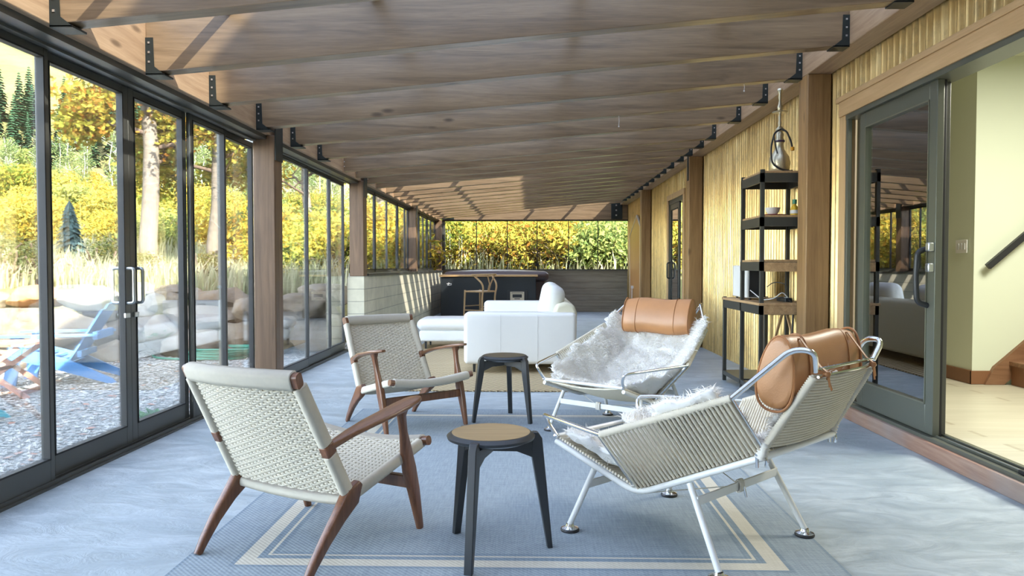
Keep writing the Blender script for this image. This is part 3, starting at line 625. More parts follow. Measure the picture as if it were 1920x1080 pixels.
# ---------------- low woven armchair
def make_armchair(name, loc, rz, label):
    g = 'low wooden armchairs woven with cream cord'
    r = empty(name, loc, rz, label, 'chair', g)
    RF, FF, BT, BB, SF, AJ, AF, LJ = (.276,-.335,0), (.312,.315,0), (.268,-.352,.712), (.284,-.106,.243), (.300,.365,.362), (.270,-.222,.435), (.325,.29,.552), (.328,.18,.53)
    for s in (-1, 1):
        q = lambda p: Vector((p[0]*s, p[1], p[2]))
        # back leg : thick joint block curving down and back
        pts = [q((.284,-.055,.285)), q((.285,-.10,.245)), q((.284,-.165,.185)), q((.281,-.235,.115)), q((.277,-.29,.05)), q((.275,-.325,0))]
        ws = [.036,.042,.036,.032,.030,.026]; hs = [.030,.085,.060,.046,.037,.030]
        m = MB(); m.sweep(pts, [rrect(a, b, .010, 3) for a, b in zip(ws, hs)], side=(1,0,0)); m.build('leg', M['walnut'], r)
        # front leg
        pts = [q((.325,.168,.535)), q((.322,.172,.50)), q((.318,.190,.43)), q((.314,.212,.35)), q((.312,.236,.27)), q((.312,.268,.17)), q((.312,.31,.01)), q((.312,.312,0))]
        ws = [.044,.030,.028,.032,.036,.034,.026,.024]; hs = [.060,.038,.036,.056,.066,.056,.034,.032]
        m = MB(); m.sweep(pts, [rrect(a, b, .011, 3) for a, b in zip(ws, hs)], side=(1,0,0)); m.build('leg', M['walnut'], r)
        # armrest : flat paddle
        P = [(.275,-.215,.448,.030,.034), (.283,-.18,.462,.040,.028), (.296,-.11,.486,.058,.022), (.310,-.02,.508,.078,.020), (.320,.08,.526,.088,.020), (.324,.17,.542,.088,.020), (.324,.235,.552,.078,.020), (.322,.272,.557,.055,.018), (.321,.292,.559,.026,.014)]
        m = MB(); m.sweep([q((a,b,c)) for a,b,c,_,_ in P], [[(y_, x_) for x_, y_ in rrect(w_, t_, min(w_, t_)*.42, 3)] for *_, w_, t_ in P], side=(0,0,1)); m.build('armrest', M['walnut_arm'], r)
        # back upright: wood core with exposed block and cap, cord above and below
        bw, bh = .030, .046
        m = MB(); m.beam(q(L3(BB, BT, .385)), q(L3(BB, BT, .475)), bw+.004, bh+.004); m.build('back_post', M['walnut'], r, bevel=.005)
        wrapped('cord_wrap', [q(L3(BB, BT, .05)), q(L3(BB, BT, .385))], bw+.006, bh+.006, r, M['cord'])
        wrapped('cord_wrap', [q(L3(BB, BT, .475)), q(L3(BB, BT, .95))], bw+.006, bh+.006, r, M['cord'])
        # seat side rail
        wrapped('cord_wrap', [q(L3(BB, SF, .06)), q(L3(BB, SF, .93))], .032, .044, r, M['cord'])
    def bow(a, d, ax=(0, -1, 0), n=10):
        a = Vector(a); return [Vector((lerp(-a.x, a.x, k/n), a.y, a.z)) + Vector(ax)*d*4*(k/n)*(1-k/n) for k in range(n+1)]
    nb = Vector((0, -.88, -.47))     # points behind the back
    # top rail: wooden caps + cord wrapped middle, bowed backwards
    top = bow((BT[0]+.012, BT[1], BT[2]), .035)
    m = MB(); m.sweep(top, [rrect(.040, .056, .014, 3)], side=(0,1,.4)); m.build('top_rail', M['walnut'], r)
    t2 = dens(top, .01); t2 = [x for x in t2 if abs(x.x) < BT[0]-.010]; wrapped('cord_wrap', t2, .052, .068, r, M['cord'], side=(0,1,.4))
    # bottom back rail
    wrapped('cord_wrap', bow((BB[0]-.02, BB[1]-.008, BB[2]-.01), .012, (0,0,-1)), .036, .030, r, M['cord'], side=(0,0,1))
    # front rail, dipping in the middle
    fr = bow((SF[0]+.022, SF[1], SF[2]), .030, (0,0,-1)); m = MB(); m.sweep(fr, [rrect(.040, .040, .017, 3)], side=(0,0,1)); m.build('front_rail', M['walnut'], r)
    wrapped('cord_wrap', [x for x in dens(fr, .01) if abs(x.x) < SF[0]-.002], .052, .052, r, M['cord'], side=(0,0,1))
    # stretchers
    m = MB(); m.beam((-.305, .245, .215), (.305, .245, .215), .032, .050, side=(0,1,0)); m.build('stretcher', M['walnut'], r, bevel=.004)
    # back panel and seat panel
    def back(u, v):
        a = L3(BB, BT, lerp(.03, .96, v)); x = lerp(-1, 1, u)*(a.x-.004)
        d = (.030*v + .012*(1-v))*4*u*(1-u); return Vector((x, a.y, a.z)) + nb*d + nb*.006, nb
    def seat(u, v):
        a = L3(BB, SF, lerp(.04, .97, v)); x = lerp(-1, 1, u)*(a.x-.004); d = (.026 + .012*math.sin(PI*v))*4*u*(1-u)
        return Vector((x, a.y, a.z+.012)) + Vector((0,0,-1))*d, Vector((0, -.24, .97))
    woven('woven_back', back, .55, .50, r, M['cord'], 22, 44)
    woven('woven_seat', seat, .57, .48, r, M['cord'], 22, 42)
    return r
make_armchair('woven_armchair', (-.889, 2.926, .007), -.457, 'walnut armchair with cream woven cord, nearest, seen from behind')
make_armchair('woven_armchair', (-.900, 5.142, .007), 3.848, 'walnut armchair with white woven cord facing the camera beside the glass wall')

# ---------------- side tables
def make_stool(cx, cy, feet, h, topmat, label):
    r = empty('side_table', (cx, cy, 0), 0, label, 'side table', 'round three legged side tables')
    m = MB(); R1 = .168
    m.lathe([(0, h-.036), (R1-.035, h-.036), (R1, h-.022), (R1+.003, h-.012), (R1-.010, h-.002), (R1-.016, h), (0, h)], n=56); rim = m.build('tabletop', M['stoolblk'], r, smooth=30)
    m = MB(); m.lathe([(0, h+.0012), (R1-.017, h+.0012), (R1-.017, h-.001)], n=56); m.build('top_inlay', topmat, rim)
    for (fx, fy) in feet:
        d = Vector((fx-cx, fy-cy, 0)); L = d.length; d.normalize(); sd = Vector((-d.y, d.x, 0))
        m = MB(); m.prism([(.165, h-.004), (.185, h-.006), (.200, h-.03), (L+.011, 0), (L-.009, 0), (.160, h-.10), (.160, h-.036)], lambda u, v, a: Vector((d.x*u+sd.x*a, d.y*u+sd.y*a, v)), -.016, .016)
        m.build('leg', M['stoolblk'], r, bevel=.003)
        m = MB(); m.prism([(0, h-.036), (.165, h-.036), (.165, h-.105), (.10, h-.078), (0, h-.072)], lambda u, v, a: Vector((d.x*u+sd.x*a, d.y*u+sd.y*a, v)), -.013, .013)
        m.build('bracket', M['stoolblk'], r, bevel=.002)
    return r
make_stool(-.157, 2.825, [(-.31, 3.01), (.07, 2.87), (-.225, 2.60)], .465, M['stool_wood'], 'round black side table with a warm wooden top, nearest the camera')
make_stool(-.195, 5.27, [(-.41, 5.17), (-.16, 5.51), (-.01, 5.14)], .468, M['stoolblk'], 'round black side table with a black top, in front of the white sofa')
for o in bpy.data.objects:
    if o.name.startswith('side_table'): o.location.z = .007

# ---------------- rope lounge chair
FC = dict(F=(.297,.547,.368), L=(.281,.119,.232), K=(.264,-.408,.475), WF=(.507,.117,.478), WR=(.407,-.367,.666), BT=(.230,-.567,.760), AF=(.330,.592,.459), AR=(.273,-.565,.832), FT=(.349,.417,0), RT=(.320,-.272,0), LF=(.293,.332,.296), LR=(.283,-.124,.335))
def make_lounge(loc, rz, label, skin_label, pil_label, seed, lobes):
    r = empty('rope_lounge_chair', loc, rz, label, 'lounge chair', 'white framed rope lounge chairs')
    P = {k: Vector(v) for k, v in FC.items()}
    q = lambda k, s: Vector((P[k].x*s, P[k].y, P[k].z))
    lo = Vector((0, 0, -.022))
    for s in (-1, 1):
        m = MB(); m.tube(arc_path([q('F', s)+lo, q('L', s)+lo, q('K', s)+lo], .07, 8), .0125, 12); m.build('frame_rail', M['whitepaint'], r)
        for top, ft in (('LF', 'FT'), ('LR', 'RT')):
            a = q(top, s)+Vector((0,0,-.03)); b = q(ft, s); b.z = .028
            m = MB(); m.tube([a, b], .0125, 12); lg = m.build('leg', M['whitepaint'], r)
            m = MB(); m.lathe([(0, .028), (.016, .03), (.020, .020), (.036, .014), (.036, .010), (0, .010)], (b.x, b.y, 0), 20); m.build('foot_disc', M['chrome'], lg)
            m = MB(); m.lathe([(0, .012), (.037, .012), (.040, .006), (.038, 0), (0, 0)], (b.x, b.y, 0), 20); m.build('foot_pad', M['rubber'], lg)
        # chrome arms
        m = MB(); m.tube(arc_path([q('F', s)+V(0,0,.002), q('F', s)+V(s*.012,.035,.05), q('AF', s), q('AF', s)+V(s*.035,-.07,.006), q('WF', s)], .05, 7), .0092, 10); m.build('front_arm', M['chrome'], r)
        m = MB(); m.tube(arc_path([q('WR', s), q('AR', s)+V(s*.02,.05,.0), q('AR', s)+V(0,-.02,.0), q('BT', s)], .045, 7), .0105, 10); m.build('back_arm', M['chrome'], r)
        for a_, b_, r_ in ((q('L', s), q('WF', s), .0045), (q('L', s)+V(0,.014,.0), q('WF', s)+V(0,.014,0), .0045), (q('K', s), q('WR', s), .0055)):
            m = MB(); m.tube([a_, b_], r_, 8); m.build('side_strut', M['chrome'], r)
        # rope wrapped wing edge and back upright
        wrapped('rope_wrap', [q('WF', s), q('WR', s)], .026, .026, r, M['rope'], .0095, (0,0,1), .0016)
        wrapped('rope_wrap', [q('K', s)+V(0,0,.01), q('BT', s)+V(0,.004,-.02)], .027, .027, r, M['rope'], .0085, (1,0,0), .0016)
        # wing strung with rope
        m = MB(); n = 32; nrm = (q('WF', s)-q('L', s)).cross(q('K', s)-q('L', s)).normalized()
        for k in range(n):
            t = (k+.4)/n; a = q('L', s).lerp(q('K', s), t)+V(0,0,.004); b = q('WF', s).lerp(q('WR', s), t)
            for e in (-.0105, .0105): m.tube([a+nrm*e*.8, b+nrm*e], .0052, 7)
        m.build('side_ropes', M['rope'], r)
        m = MB(); m.tube(arc_path([q('K', s)+V(0,.01,-.005), q('K', s)+V(0,-.012,-.03), q('K', s)+V(0,-.008,-.055)], .02, 5), .006, 8); m.tube([q('K', s)+V(s*.012,.02,-.01), q('K', s)+V(s*.012,.018,-.06)], .006, 8); m.build('rope_knot_bolt', M['chrome'], r)
        wrapped('rope_knot', [q('K', s)+V(0,.012,-.03), q('K', s)+V(0,-.004,.03)], .036, .036, r, M['ropew'], .011, (1,0,0), .003)
        m = MB(); c0 = q('L', s)+V(0,.012,.012); m.tube([c0+V(.014*math.cos(a*.7), .012*math.sin(a*.7), .0016*a-.01) for a in range(22)], .0045, 6); m.build('rope_knot', M['ropew'], r)
    # cross tubes
    m = MB(); m.tube([q('F', -1), q('F', 1)], .010, 10); m.build('front_bar', M['whitepaint'], r)
    m = MB(); m.tube([q('K', -1)+lo, q('K', 1)+lo], .0125, 10); m.build('frame_rail', M['whitepaint'], r)
    m = MB(); m.tube([q('BT', -1)+V(0,0,.004), q('BT', 1)+V(0,0,.004)], .006, 8); m.tube([q('BT', -1)+V(0,-.01,-.018), q('BT', 1)+V(0,-.01,-.018)], .005, 8); m.build('top_bar', M['chrome'], r)
    for s in (-1, 1):
        m = MB(); m.lathe([(0,-.004),(.012,-.004),(.015,.002),(.012,.009),(0,.009)], q('F', s)+V(0,.0,.0), 12); m.build('clamp', M['chrome'], r)
    # lateral flat bars between the legs, with rope hitch
    for top, ft, t in (('LF', 'FT', .33), ('LR', 'RT', .26)):
        a = q(top, -1).lerp(q(ft, -1), t); b = q(top, 1).lerp(q(ft, 1), t)
        m = MB(); m.beam(a, b, .008, .034, side=(0,1,0)); br = m.build('stretcher', M['whitepaint'], r, bevel=.003)
        c = (a+b)/2; m = MB()
        for k in range(5): m.tube([c+V((k-2)*.007, .012*math.cos(z*PI/5), .024*math.sin(z*PI/5)) for z in range(10)], .0036, 6, closed=True)
        m.build('rope_hitch', M['ropew'], br)
        tgt = ('L', 'L') if ft == 'FT' else ('K', 'L'); m = MB()
        m.tube([c, q('L', -1)+lo], .0024, 6); m.tube([c, q('L', 1)+lo], .0024, 6)
        m.build('tension_cord', M['ropew'], r)
        m = MB(); m.tube([c+V(.012,-.012,-.004), c+V(.016,-.02,-.045)], .005, 8); m.build('toggle', M['chrome'], br)
    # back ropes and seat ropes (run side to side)
    def ropes(name, ka, kb, n, sag, t0=0, t1=1):
        m = MB()
        for k in range(n):
            t = lerp(t0, t1, (k+.5)/n); a = q(ka, 1).lerp(q(kb, 1), t)
            for e in (0,):
                m.tube([Vector((a.x*(x/4), a.y+sag[1]*(1-(x/4)**2), a.z+sag[2]*(1-(x/4)**2))) for x in range(-4, 5)], .0060, 6)
        return m.build(name, M['rope'], r)
    ropes('back_ropes', 'K', 'BT', 24, (0,-.012,-.012), .04, .96)
    ropes('seat_ropes', 'F', 'L', 30, (0,0,-.028)); ropes('seat_ropes', 'L', 'K', 36, (0,0,-.020))
    # head pillow (lies against the back, top-level)
    pil = empty('head_pillow', loc, rz, pil_label, 'pillow', 'tan leather head pillows')
    c0 = Vector((0, -.448, .742)); up = Vector((0, -.13, .99)); fw = up.cross(Vector((1,0,0)))
    sec = [(math.copysign(abs(math.cos(2*PI*k/28))**.85, math.cos(2*PI*k/28)), math.copysign(abs(math.sin(2*PI*k/28))**.85, math.sin(2*PI*k/28))) for k in range(28)]
    xs = [-.268,-.266,-.255,-.225,-.17,-.10,0,.10,.17,.225,.255,.266,.268]; sc = [.80,.94,.985,1,1.02,1.01,1.0,1.01,1.02,1,.985,.94,.80]
    m = MB(); vs = []
    for x, k in zip(xs, sc):
        for (u, w_) in sec:
            u2 = u*.064*k; w2 = w_*.128*k
            vs.append(c0 + Vector((x, 0, 0)) + fw*(u2*(1-.25*w_) ) + up*(w2 + .006*math.sin(x*17)))
    fs = []
    for i in range(len(xs)-1):
        for j in range(28): fs.append((i*28+j, i*28+(j+1) % 28, (i+1)*28+(j+1) % 28, (i+1)*28+j))
    fs.append(tuple(range(28))[::-1]); fs.append(tuple((len(xs)-1)*28+j for j in range(28))); m.add(vs, fs)
    pb = m.build('cushion', M['leather'], pil, smooth=60, recalc=True)
    for x in (-.262, .262):
        m = MB(); m.tube([c0+Vector((x,0,0))+fw*(u*.0645*(1-.25*w_))+up*(w_*.129) for u, w_ in sec], .0045, 6, closed=True); m.build('piping', M['leather_s'], pb)
    for x in (-.155, .155):
        m = MB(); m.sweep([c0+Vector((x,0,0))+fw*(u*.0668*(1-.25*w_))+up*(w_*.1315) for u, w_ in sec], [[(-.0012,-.0022),(.0012,-.0022),(.0012,.0022),(-.0012,.0022)]], closed=True); m.build('seam', M['leather_s'], pb)
    for s in (-1, 1):
        x = s*.185; bt = q('BT', s)
        pts = [c0+Vector((x,0,0))+up*.118, c0+Vector((x,0,0))+up*.122+fw*(-.03 if fw.y > 0 else .03), Vector((x, bt.y+.005, bt.z+.012)), Vector((x, bt.y-.018, bt.z-.004)), Vector((x, bt.y-.02, bt.z-.03))]
        m = MB(); m.sweep(pts, [[(-.0015,-.006),(.0015,-.006),(.0015,.006),(-.0015,.006)]], side=(0,.3,1)); stp = m.build('strap', M['leather_s'], pil)
        m = MB(); m.lathe([(0,-.010),(.010,-.008),(.013,0),(.010,.008),(0,.010)], (x, bt.y-.018, bt.z-.012), 10); m.build('knot', M['leather_s'], stp)
        m = MB(); m.beam((x-.004, bt.y-.022, bt.z-.02), (x-.012*s, bt.y-.03, bt.z-.065), .010, .003); m.beam((x+.004, bt.y-.022, bt.z-.02), (x+.010, bt.y-.024, bt.z-.055), .010, .003); m.build('strap_tail', M['leather_s'], stp)
    # sheepskin draped over the seat
    rr = random.Random(seed)
    def surf(t, a):
        """t 0 front .. 1 back top ; a -1..1 across"""
        if t < .32: k = t/.32; c = L3(FC['F'], FC['L'], k); w_ = L3(FC['AF'], FC['WF'], k); w_ = w_ + V(.0, 0, -.03*(1-k))
        elif t < .74: k = (t-.32)/.42; c = L3(FC['L'], FC['K'], k); w_ = L3(FC['WF'], FC['WR'], k)
        else: k = (t-.74)/.26; c = L3(FC['K'], FC['BT'], k); w_ = L3(FC['WR'], FC['AR'], k*.6)+V(0,0,-.01)
        c = Vector((c.x*.92, c.y, c.z+.016)); b = abs(a)
        if t >= .74: c = c + V(0, .022, .0)
        else: c.z -= .012*(1-min(1, b/.6)**2)
        if b < .5: p = Vector((c.x*b/.5, c.y, c.z))
        else:
            k = (b-.5)/.5; mid = c + (Vector((w_.x, w_.y, w_.z))-c)*.5 + V(-.03, 0, -.035); e = Vector(w_) + V(.008, 0, .030)
            p = c*(1-k)**2 + mid*2*k*(1-k) + e*k*k
        return Vector((math.copysign(p.x, a), p.y, p.z))
    def inside(t, a): return any(((t-ct)/rt)**2 + ((a-ca)/ra)**2 < 1 + .12*math.sin(9*math.atan2(t-ct, (a-ca)*.6)+ct*20) for ct, ca, rt, ra in lobes)
    m = MB(); NU, NV = 56, 64; idx = {}; vs = []; fs = []
    for i in range(NU):
        for j in range(NV):
            t = i/(NU-1); a = -1.0+2.0*j/(NV-1)
            if inside(t, a): idx[(i, j)] = (t, a)
    def sp(t, a):
        b = max(-1, min(1, a)); p = surf(t, b)
        if abs(a) > 1: p = p + V(math.copysign(.02, a), 0, -.03*(abs(a)-1)/.06)
        return p
    vid = {}
    for (i, j), (t, a) in idx.items():
        p = sp(t, a); vid[(i, j)] = len(vs); vs.append(p+V(0, 0, .016+.010*math.sin(i*.9+j*.3)*math.cos(j*.8-i*.2)))
    for (i, j) in vid:
        if all(k in vid for k in ((i+1, j), (i, j+1), (i+1, j+1))): fs.append((vid[(i, j)], vid[(i, j+1)], vid[(i+1, j+1)], vid[(i+1, j)]))
    m.add(vs, fs); hide = m.build('sheepskin', M['fur'], None, loc, rz, smooth=180); tag(hide, skin_label, 'sheepskin', 'ivory sheepskins thrown over the lounge chairs')
    md = hide.modifiers.new('thick', 'SOLIDIFY'); md.thickness = .018; md.offset = 0
    m = MB(); keys = [k for k in vid if all(x in vid for x in ((k[0]+1, k[1]), (k[0], k[1]+1), (k[0]+1, k[1]+1)))]
    NF = 52000; tv = []; tf = []
    areas = [((vs[vid[(i+1, j)]]-vs[vid[(i, j)]]).cross(vs[vid[(i, j+1)]]-vs[vid[(i, j)]])).length for i, j in keys]
    for (i, j) in rr.choices(keys, weights=areas, k=NF):
        f1, f2 = rr.random(), rr.random(); A_ = vs[vid[(i, j)]]; B_ = vs[vid[(i, j+1)]]; C_ = vs[vid[(i+1, j)]]
        p = A_ + (B_-A_)*f1 + (C_-A_)*f2; n = (B_-A_).cross(C_-A_)
        if n.length < 1e-9: continue
        n.normalize(); 
        if n.z < 0: n = -n
        cl = math.sin(p.x*38+p.y*9)*math.cos(p.y*34-p.x*13)*.35
        ed = V(0, 0, 0); lean = Vector((rr.gauss(0, .7)+cl*1.6, rr.gauss(0, .7)+cl, rr.gauss(0, .3)))
        L = rr.uniform(.022, .048); d = (n+lean).normalized(); sd_ = d.cross(Vector((rr.random()-.5, rr.random()-.5, rr.random()-.5))).normalized()*.0021
        mid = p + d*L*.55 + V(0, 0, -.001); tip = p + (d + V(cl*.5, .3*cl, -.32)).normalized()*L
        o = len(tv); tv += [p-sd_, p+sd_, mid+sd_*.8, mid-sd_*.8, tip]; tf += [(o, o+1, o+2, o+3), (o+3, o+2, o+4)]
    m.add(tv, tf); m.build('fleece', M['fur'], hide, smooth=180)
    return r
LOBC = [(.20, -.45, .18, .35), (.50, 0, .36, .62), (.28, -.25, .22, .42), (.14, .50, .18, .42), (.60, -.88, .12, .30), (.62, .90, .10, .28), (.83, .0, .12, .5), (.28, .42, .2, .45), (.80, .85, .12, .5)]
LOBD = [(.52, 0, .36, .95), (.30, -.45, .26, .40), (.24, .45, .20, .45), (.74, -.90, .15, .40), (.82, .72, .12, .45), (.62, .55, .25, .40), (.50, -.80, .25, .30), (.80, 0, .14, .7)]
make_lounge((.701, 2.995, .007), .766, 'white tubular lounge chair strung with ivory rope, nearest, seen from behind', 'ivory sheepskin on the nearest rope lounge chair', 'tan leather bolster tied to the back of the nearest lounge chair', 3, LOBC)
make_lounge((.653, 5.056, .007), 2.484, 'white tubular lounge chair strung with rope in front of the sofa, facing the camera', 'thick ivory sheepskin covering the farther lounge chair', 'tan leather bolster on the farther lounge chair with two seams showing', 5, LOBD)

# ---------------- sofa with chaise
def pad(m, x0, x1, y0, y1, z0, z1, r=.05, bulge=.0, n=5):
    """soft rounded box"""
    import itertools
    cx, cy, cz = (x0+x1)/2, (y0+y1)/2, (z0+z1)/2; hx, hy, hz = (x1-x0)/2, (y1-y0)/2, (z1-z0)/2; r = min(r, hx, hy, hz); N = 2*n+4
    def pos(c):  # c in -1..1 for 3 coords on cube surface
        v = Vector((c[0]*hx, c[1]*hy, c[2]*hz)); inner = Vector((max(-hx+r, min(hx-r, v.x)), max(-hy+r, min(hy-r, v.y)), max(-hz+r, min(hz-r, v.z)))); d = v-inner
        if d.length > 1e-9: v = inner + d.normalized()*r
        b = bulge*(1-c[0]**2)*(1-c[1]**2); v.z += b*(1 if c[2] > 0 else 0)*abs(c[2]); b2 = bulge*.6*(1-c[2]**2); v.x += math.copysign(b2*(1-c[1]**2), c[0]) if abs(c[0]) > .99 else 0; v.y += math.copysign(b2*(1-c[0]**2), c[1]) if abs(c[1]) > .99 else 0
        return (v.x+cx, v.y+cy, v.z+cz)
    def lin(h):
        k = r/h; a = [-1+k*(1-math.cos(PI/2*i/n)) for i in range(n+1)]; b_ = [-x for x in a[::-1]]; mid = [lerp(a[-1], b_[0], q/4) for q in range(1, 4)]; return a+mid+b_
    lx, ly, lz = lin(hx), lin(hy), lin(hz)
    for axis, sgn in itertools.product(range(3), (-1, 1)):
        A_, B_ = [(ly, lz), (lx, lz), (lx, ly)][axis]; vs = []
        for b in B_:
            for a in A_:
                c = [(sgn, a, b), (a, sgn, b), (a, b, sgn)][axis]; vs.append(pos(c))
        na = len(A_); fs = []
        for j in range(len(B_)-1):
            for i in range(na-1):
                f = (j*na+i, j*na+i+1, (j+1)*na+i+1, (j+1)*na+i); flip = (sgn < 0) ^ (axis == 1)
                fs.append(f[::-1] if flip else f)
        m.add(vs, fs)
sf = empty('sofa', (0, 9, .012), 0, 'large white leather sofa with a chaise, seen from its side', 'sofa')
def sp_(name, mat, a, **k):
    m = MB(); pad(m, a[0], a[1], a[2]-9, a[3]-9, a[4], a[5], k.get('r', .05), k.get('bulge', 0)); return m.build(name, mat, sf, smooth=60)
ar = sp_('armrest', M['wleather'], (-.70, .46, 7.55, 7.80, .09, .625), r=.045, bulge=.006)
m = MB(); m.tube(arc_path([(-.69, 7.80-9, .10), (-.69, 7.80-9, .60), (-.66, 7.80-9, .615), (.44, 7.80-9, .615), (.45, 7.8-9, .10)], .05), .005, 6); m.build('piping', M['wseam'], ar)
m = MB(); m.tube([(-.32, 7.546-9, .12), (-.32, 7.546-9, .60)], .0015, 4); m.tube([(.06, 7.546-9, .12), (.06, 7.546-9, .60)], .0015, 4); m.build('seam', M['wseam'], ar)
sp_('armrest', M['wleather'], (-.66, .46, 10.15, 10.38, .09, .625), r=.05)
sp_('seat_base', M['wleather'], (-.66, .42, 7.8, 10.15, .09, .26), r=.03)
for a, b in ((7.81, 8.97), (8.98, 10.14)): sp_('seat_cushion', M['wleather'], (-.68, .20, a, b, .26, .44), r=.06, bulge=.01)
m = MB(); m.prism([(.18, .10), (.46, .10), (.47, .62), (.44, .70), (.36, .725), (.26, .70), (.22, .60)], lambda u, v, a: (u, a-9, v), 7.62, 10.30); m.build('backrest', M['ducloth'], sf, bevel=.03, seg=4)
for k, (a, b) in enumerate(((7.86, 8.58), (9.1, 9.85))):
    m = MB(); pad(m, -.115, .115, -.36, .36, 0, .47, .11, .0); o = m.build('back_cushion', M['boucle'], sf, loc=((.17, (a+b)/2-9, .435)), smooth=60); o.rotation_euler = (0, math.radians(12), 0)
ch = sp_('chaise_cushion', M['wleather'], (-1.53, -.68, 9.72, 10.38, .245, .40), r=.075, bulge=.02)
sp_('chaise_base', M['wleather'], (-1.50, -.66, 9.74, 10.36, .10, .25), r=.03)
for x, y in ((-.60, 7.66), (.38, 7.66), (-1.42, 9.82), (-1.42, 10.28), (.38, 10.28), (-.6, 10.28)):
    m = MB(); m.beam((x, y-9, .10), (x, y-9, -.0), .03, .03, .022, .022); m.build('leg', M['black'], sf)

# ---------------- bar counter, tub and counter stool
ob = empty('bar_counter', (-.93, 15.73, 0), 0, 'black bar front with an oak counter top at the far end', 'bar counter')
m = MB(); m.box(-1.02, 1.02, 0, .50, .0, .89); m.build('front_panel', M['tubblk'], ob, bevel=.006)
m = MB(); m.box(-1.05, 1.06, -.05, .56, .895, .935); m.build('counter_top', M['oak_top'], ob, bevel=.005)
m = MB(); m.box(.93, .96, -.006, 0, .03, .88); m.build('corner_strip', M['black'], ob)
# small badge with white silhouettes
m = MB(); m.prism([(math.cos(2*PI*k/24)*.085, math.sin(2*PI*k/24)*.055) for k in range(24)], lambda u, v, a: (-.83+u, a, .745+v), -.006, 0); bd = m.build('round_badge', M['black'], ob)
m = MB()
for x, z, w_, h_ in ((-.875, .745, .03, .014), (-.84, .75, .026, .02), (-.805, .745, .03, .013), (-.86, .735, .012, .025), (-.79, .735, .012, .022), (-.83, .715, .09, .008), (-.85, .765, .02, .006)): m.box(x-w_/2, x+w_/2, -.009, -.006, z-h_/2, z+h_/2)
m.build('badge_emblem', M['white'], bd)
fp = MB(); fp.box(.40, .84, -.02, 0, .34, .60); fpo = fp.build('picture_frame', M['black'], ob, bevel=.004)
m = MB(); m.box(.47, .77, -.024, -.02, .385, .575); pp = m.build('print', M['cream'], fpo)
m = MB(); m.box(.52, .72, -.027, -.024, .45, .52); m.box(.56, .68, -.027, -.024, .415, .43); m.box(.50, .74, -.027, -.024, .545, .555); m.build('dark_print', M['black'], pp)
tb = empty('hot_tub', (-.80, 17.15, 0), 0, 'large tub under a brown vinyl cover behind the bar', 'hot tub')
m = MB(); pad(m, -1.10, 1.10, -.78, .78, .0, .82, .08); m.build('tub_shell', M['vinyl'], tb, smooth=60)
for a, b in ((-.82, .0), (.0, .82)):
    m = MB(); pad(m, -1.17, 1.17, a, b, .78, 1.0, .09, .045); m.build('vinyl_cover', M['vinyl'], tb, smooth=60)
cs = empty('counter_stool', (-1.05, 15.15, 0), .95, 'pale oak counter stool with a Y shaped back in front of the bar', 'bar stool')
SH = .60
m = MB(); m.grid(lambda u, v: ((u-.5)*lerp(.40, .48, v), lerp(-.20, .22, v), SH+.012-.02*math.sin(PI*u)*math.sin(PI*v)), 8, 8); m.build('woven_seat', M['cord'], cs)
m = MB()
for (a, b) in (((-.20,-.20,SH), (.20,-.20,SH)), ((-.24,.22,SH), (.24,.22,SH)), ((-.20,-.20,SH), (-.24,.22,SH)), ((.20,-.20,SH), (.24,.22,SH))): m.tube([a, b], .017, 8)
m.build('seat_frame', M['oak'], cs)
for s in (-1, 1):
    m = MB(); m.tube([(s*.26, .24, 0), (s*.24, .22, SH+.03)], [.015, .020], 8); m.build('leg', M['oak'], cs)
    m = MB(); m.tube(arc_path([(s*.23, -.23, 0), (s*.20, -.20, .50), (s*.22, -.26, .74), (s*.29, -.06, .93)], .2), .019, 8); m.build('leg', M['oak'], cs)
m = MB(); m.sweep([(.31*math.sin(a), -.02-.27*math.cos(a), .945+.012*math.cos(a)) for a in np.linspace(-1.55, 1.55, 17)], [rrect(.024, .060, .010, 2)], side=(0,0,1)); m.build('top_rail', M['oak'], cs)
m = MB()
for s in (-1, 1): m.tube([(s*.014, -.20, SH), (s*.016, -.245, .76), (s*.12, -.275, .94)], .014, 6)
m.build('splat', M['oak'], cs)
for (a, b) in (((-.225,-.215,.22), (-.25,.235,.22)), ((.225,-.215,.22), (.25,.235,.22)), ((-.25,.235,.30), (.25,.235,.30)), ((-.225,-.22,.30), (.225,-.22,.30))):
    m = MB(); m.tube([a, b], .012, 6); m.build('stretcher', M['oak'], cs)

# ---------------- shelving unit and things on it
sh = empty('shelving_unit', (1.87, 6.08, 0), 0, 'black metal shelving unit with wooden shelves beside the thick post', 'shelf')
W_, D_ = .43, .58; LEG = .032
for (x, y, h_) in ((0, 0, 1.905), (0, D_-LEG, 1.905), (W_-LEG, 0, 1.905), (W_-LEG, D_-LEG, 1.905), (0, 1.14, .82), (W_-LEG, 1.14, .82)):
    m = MB(); m.box(x, x+LEG, y, y+LEG, 0, h_); m.build('leg', M['shelfm'], sh, bevel=.002)
for z in (1.875, 1.515, 1.15):
    m = MB(); m.box(.0, W_, .0, LEG*.6, z-.075, z); m.box(.0, W_, D_-LEG*.6, D_, z-.075, z); m.box(0, LEG*.6, 0, D_, z-.075, z); m.box(W_-LEG*.6, W_, 0, D_, z-.075, z)
    f = m.build('shelf_frame', M['shelfm'], sh)
    if z < 1.2: m = MB(); m.box(LEG, W_-.03, -.004, .004, z-.08, z-.004); m.build('front_board', M['oak_shelf'], sh)
    m = MB(); m.box(.008, W_-.008, .006, D_-.006, z-.004, z+.018); m.build('shelf', M['oak_shelf'], sh, bevel=.003)
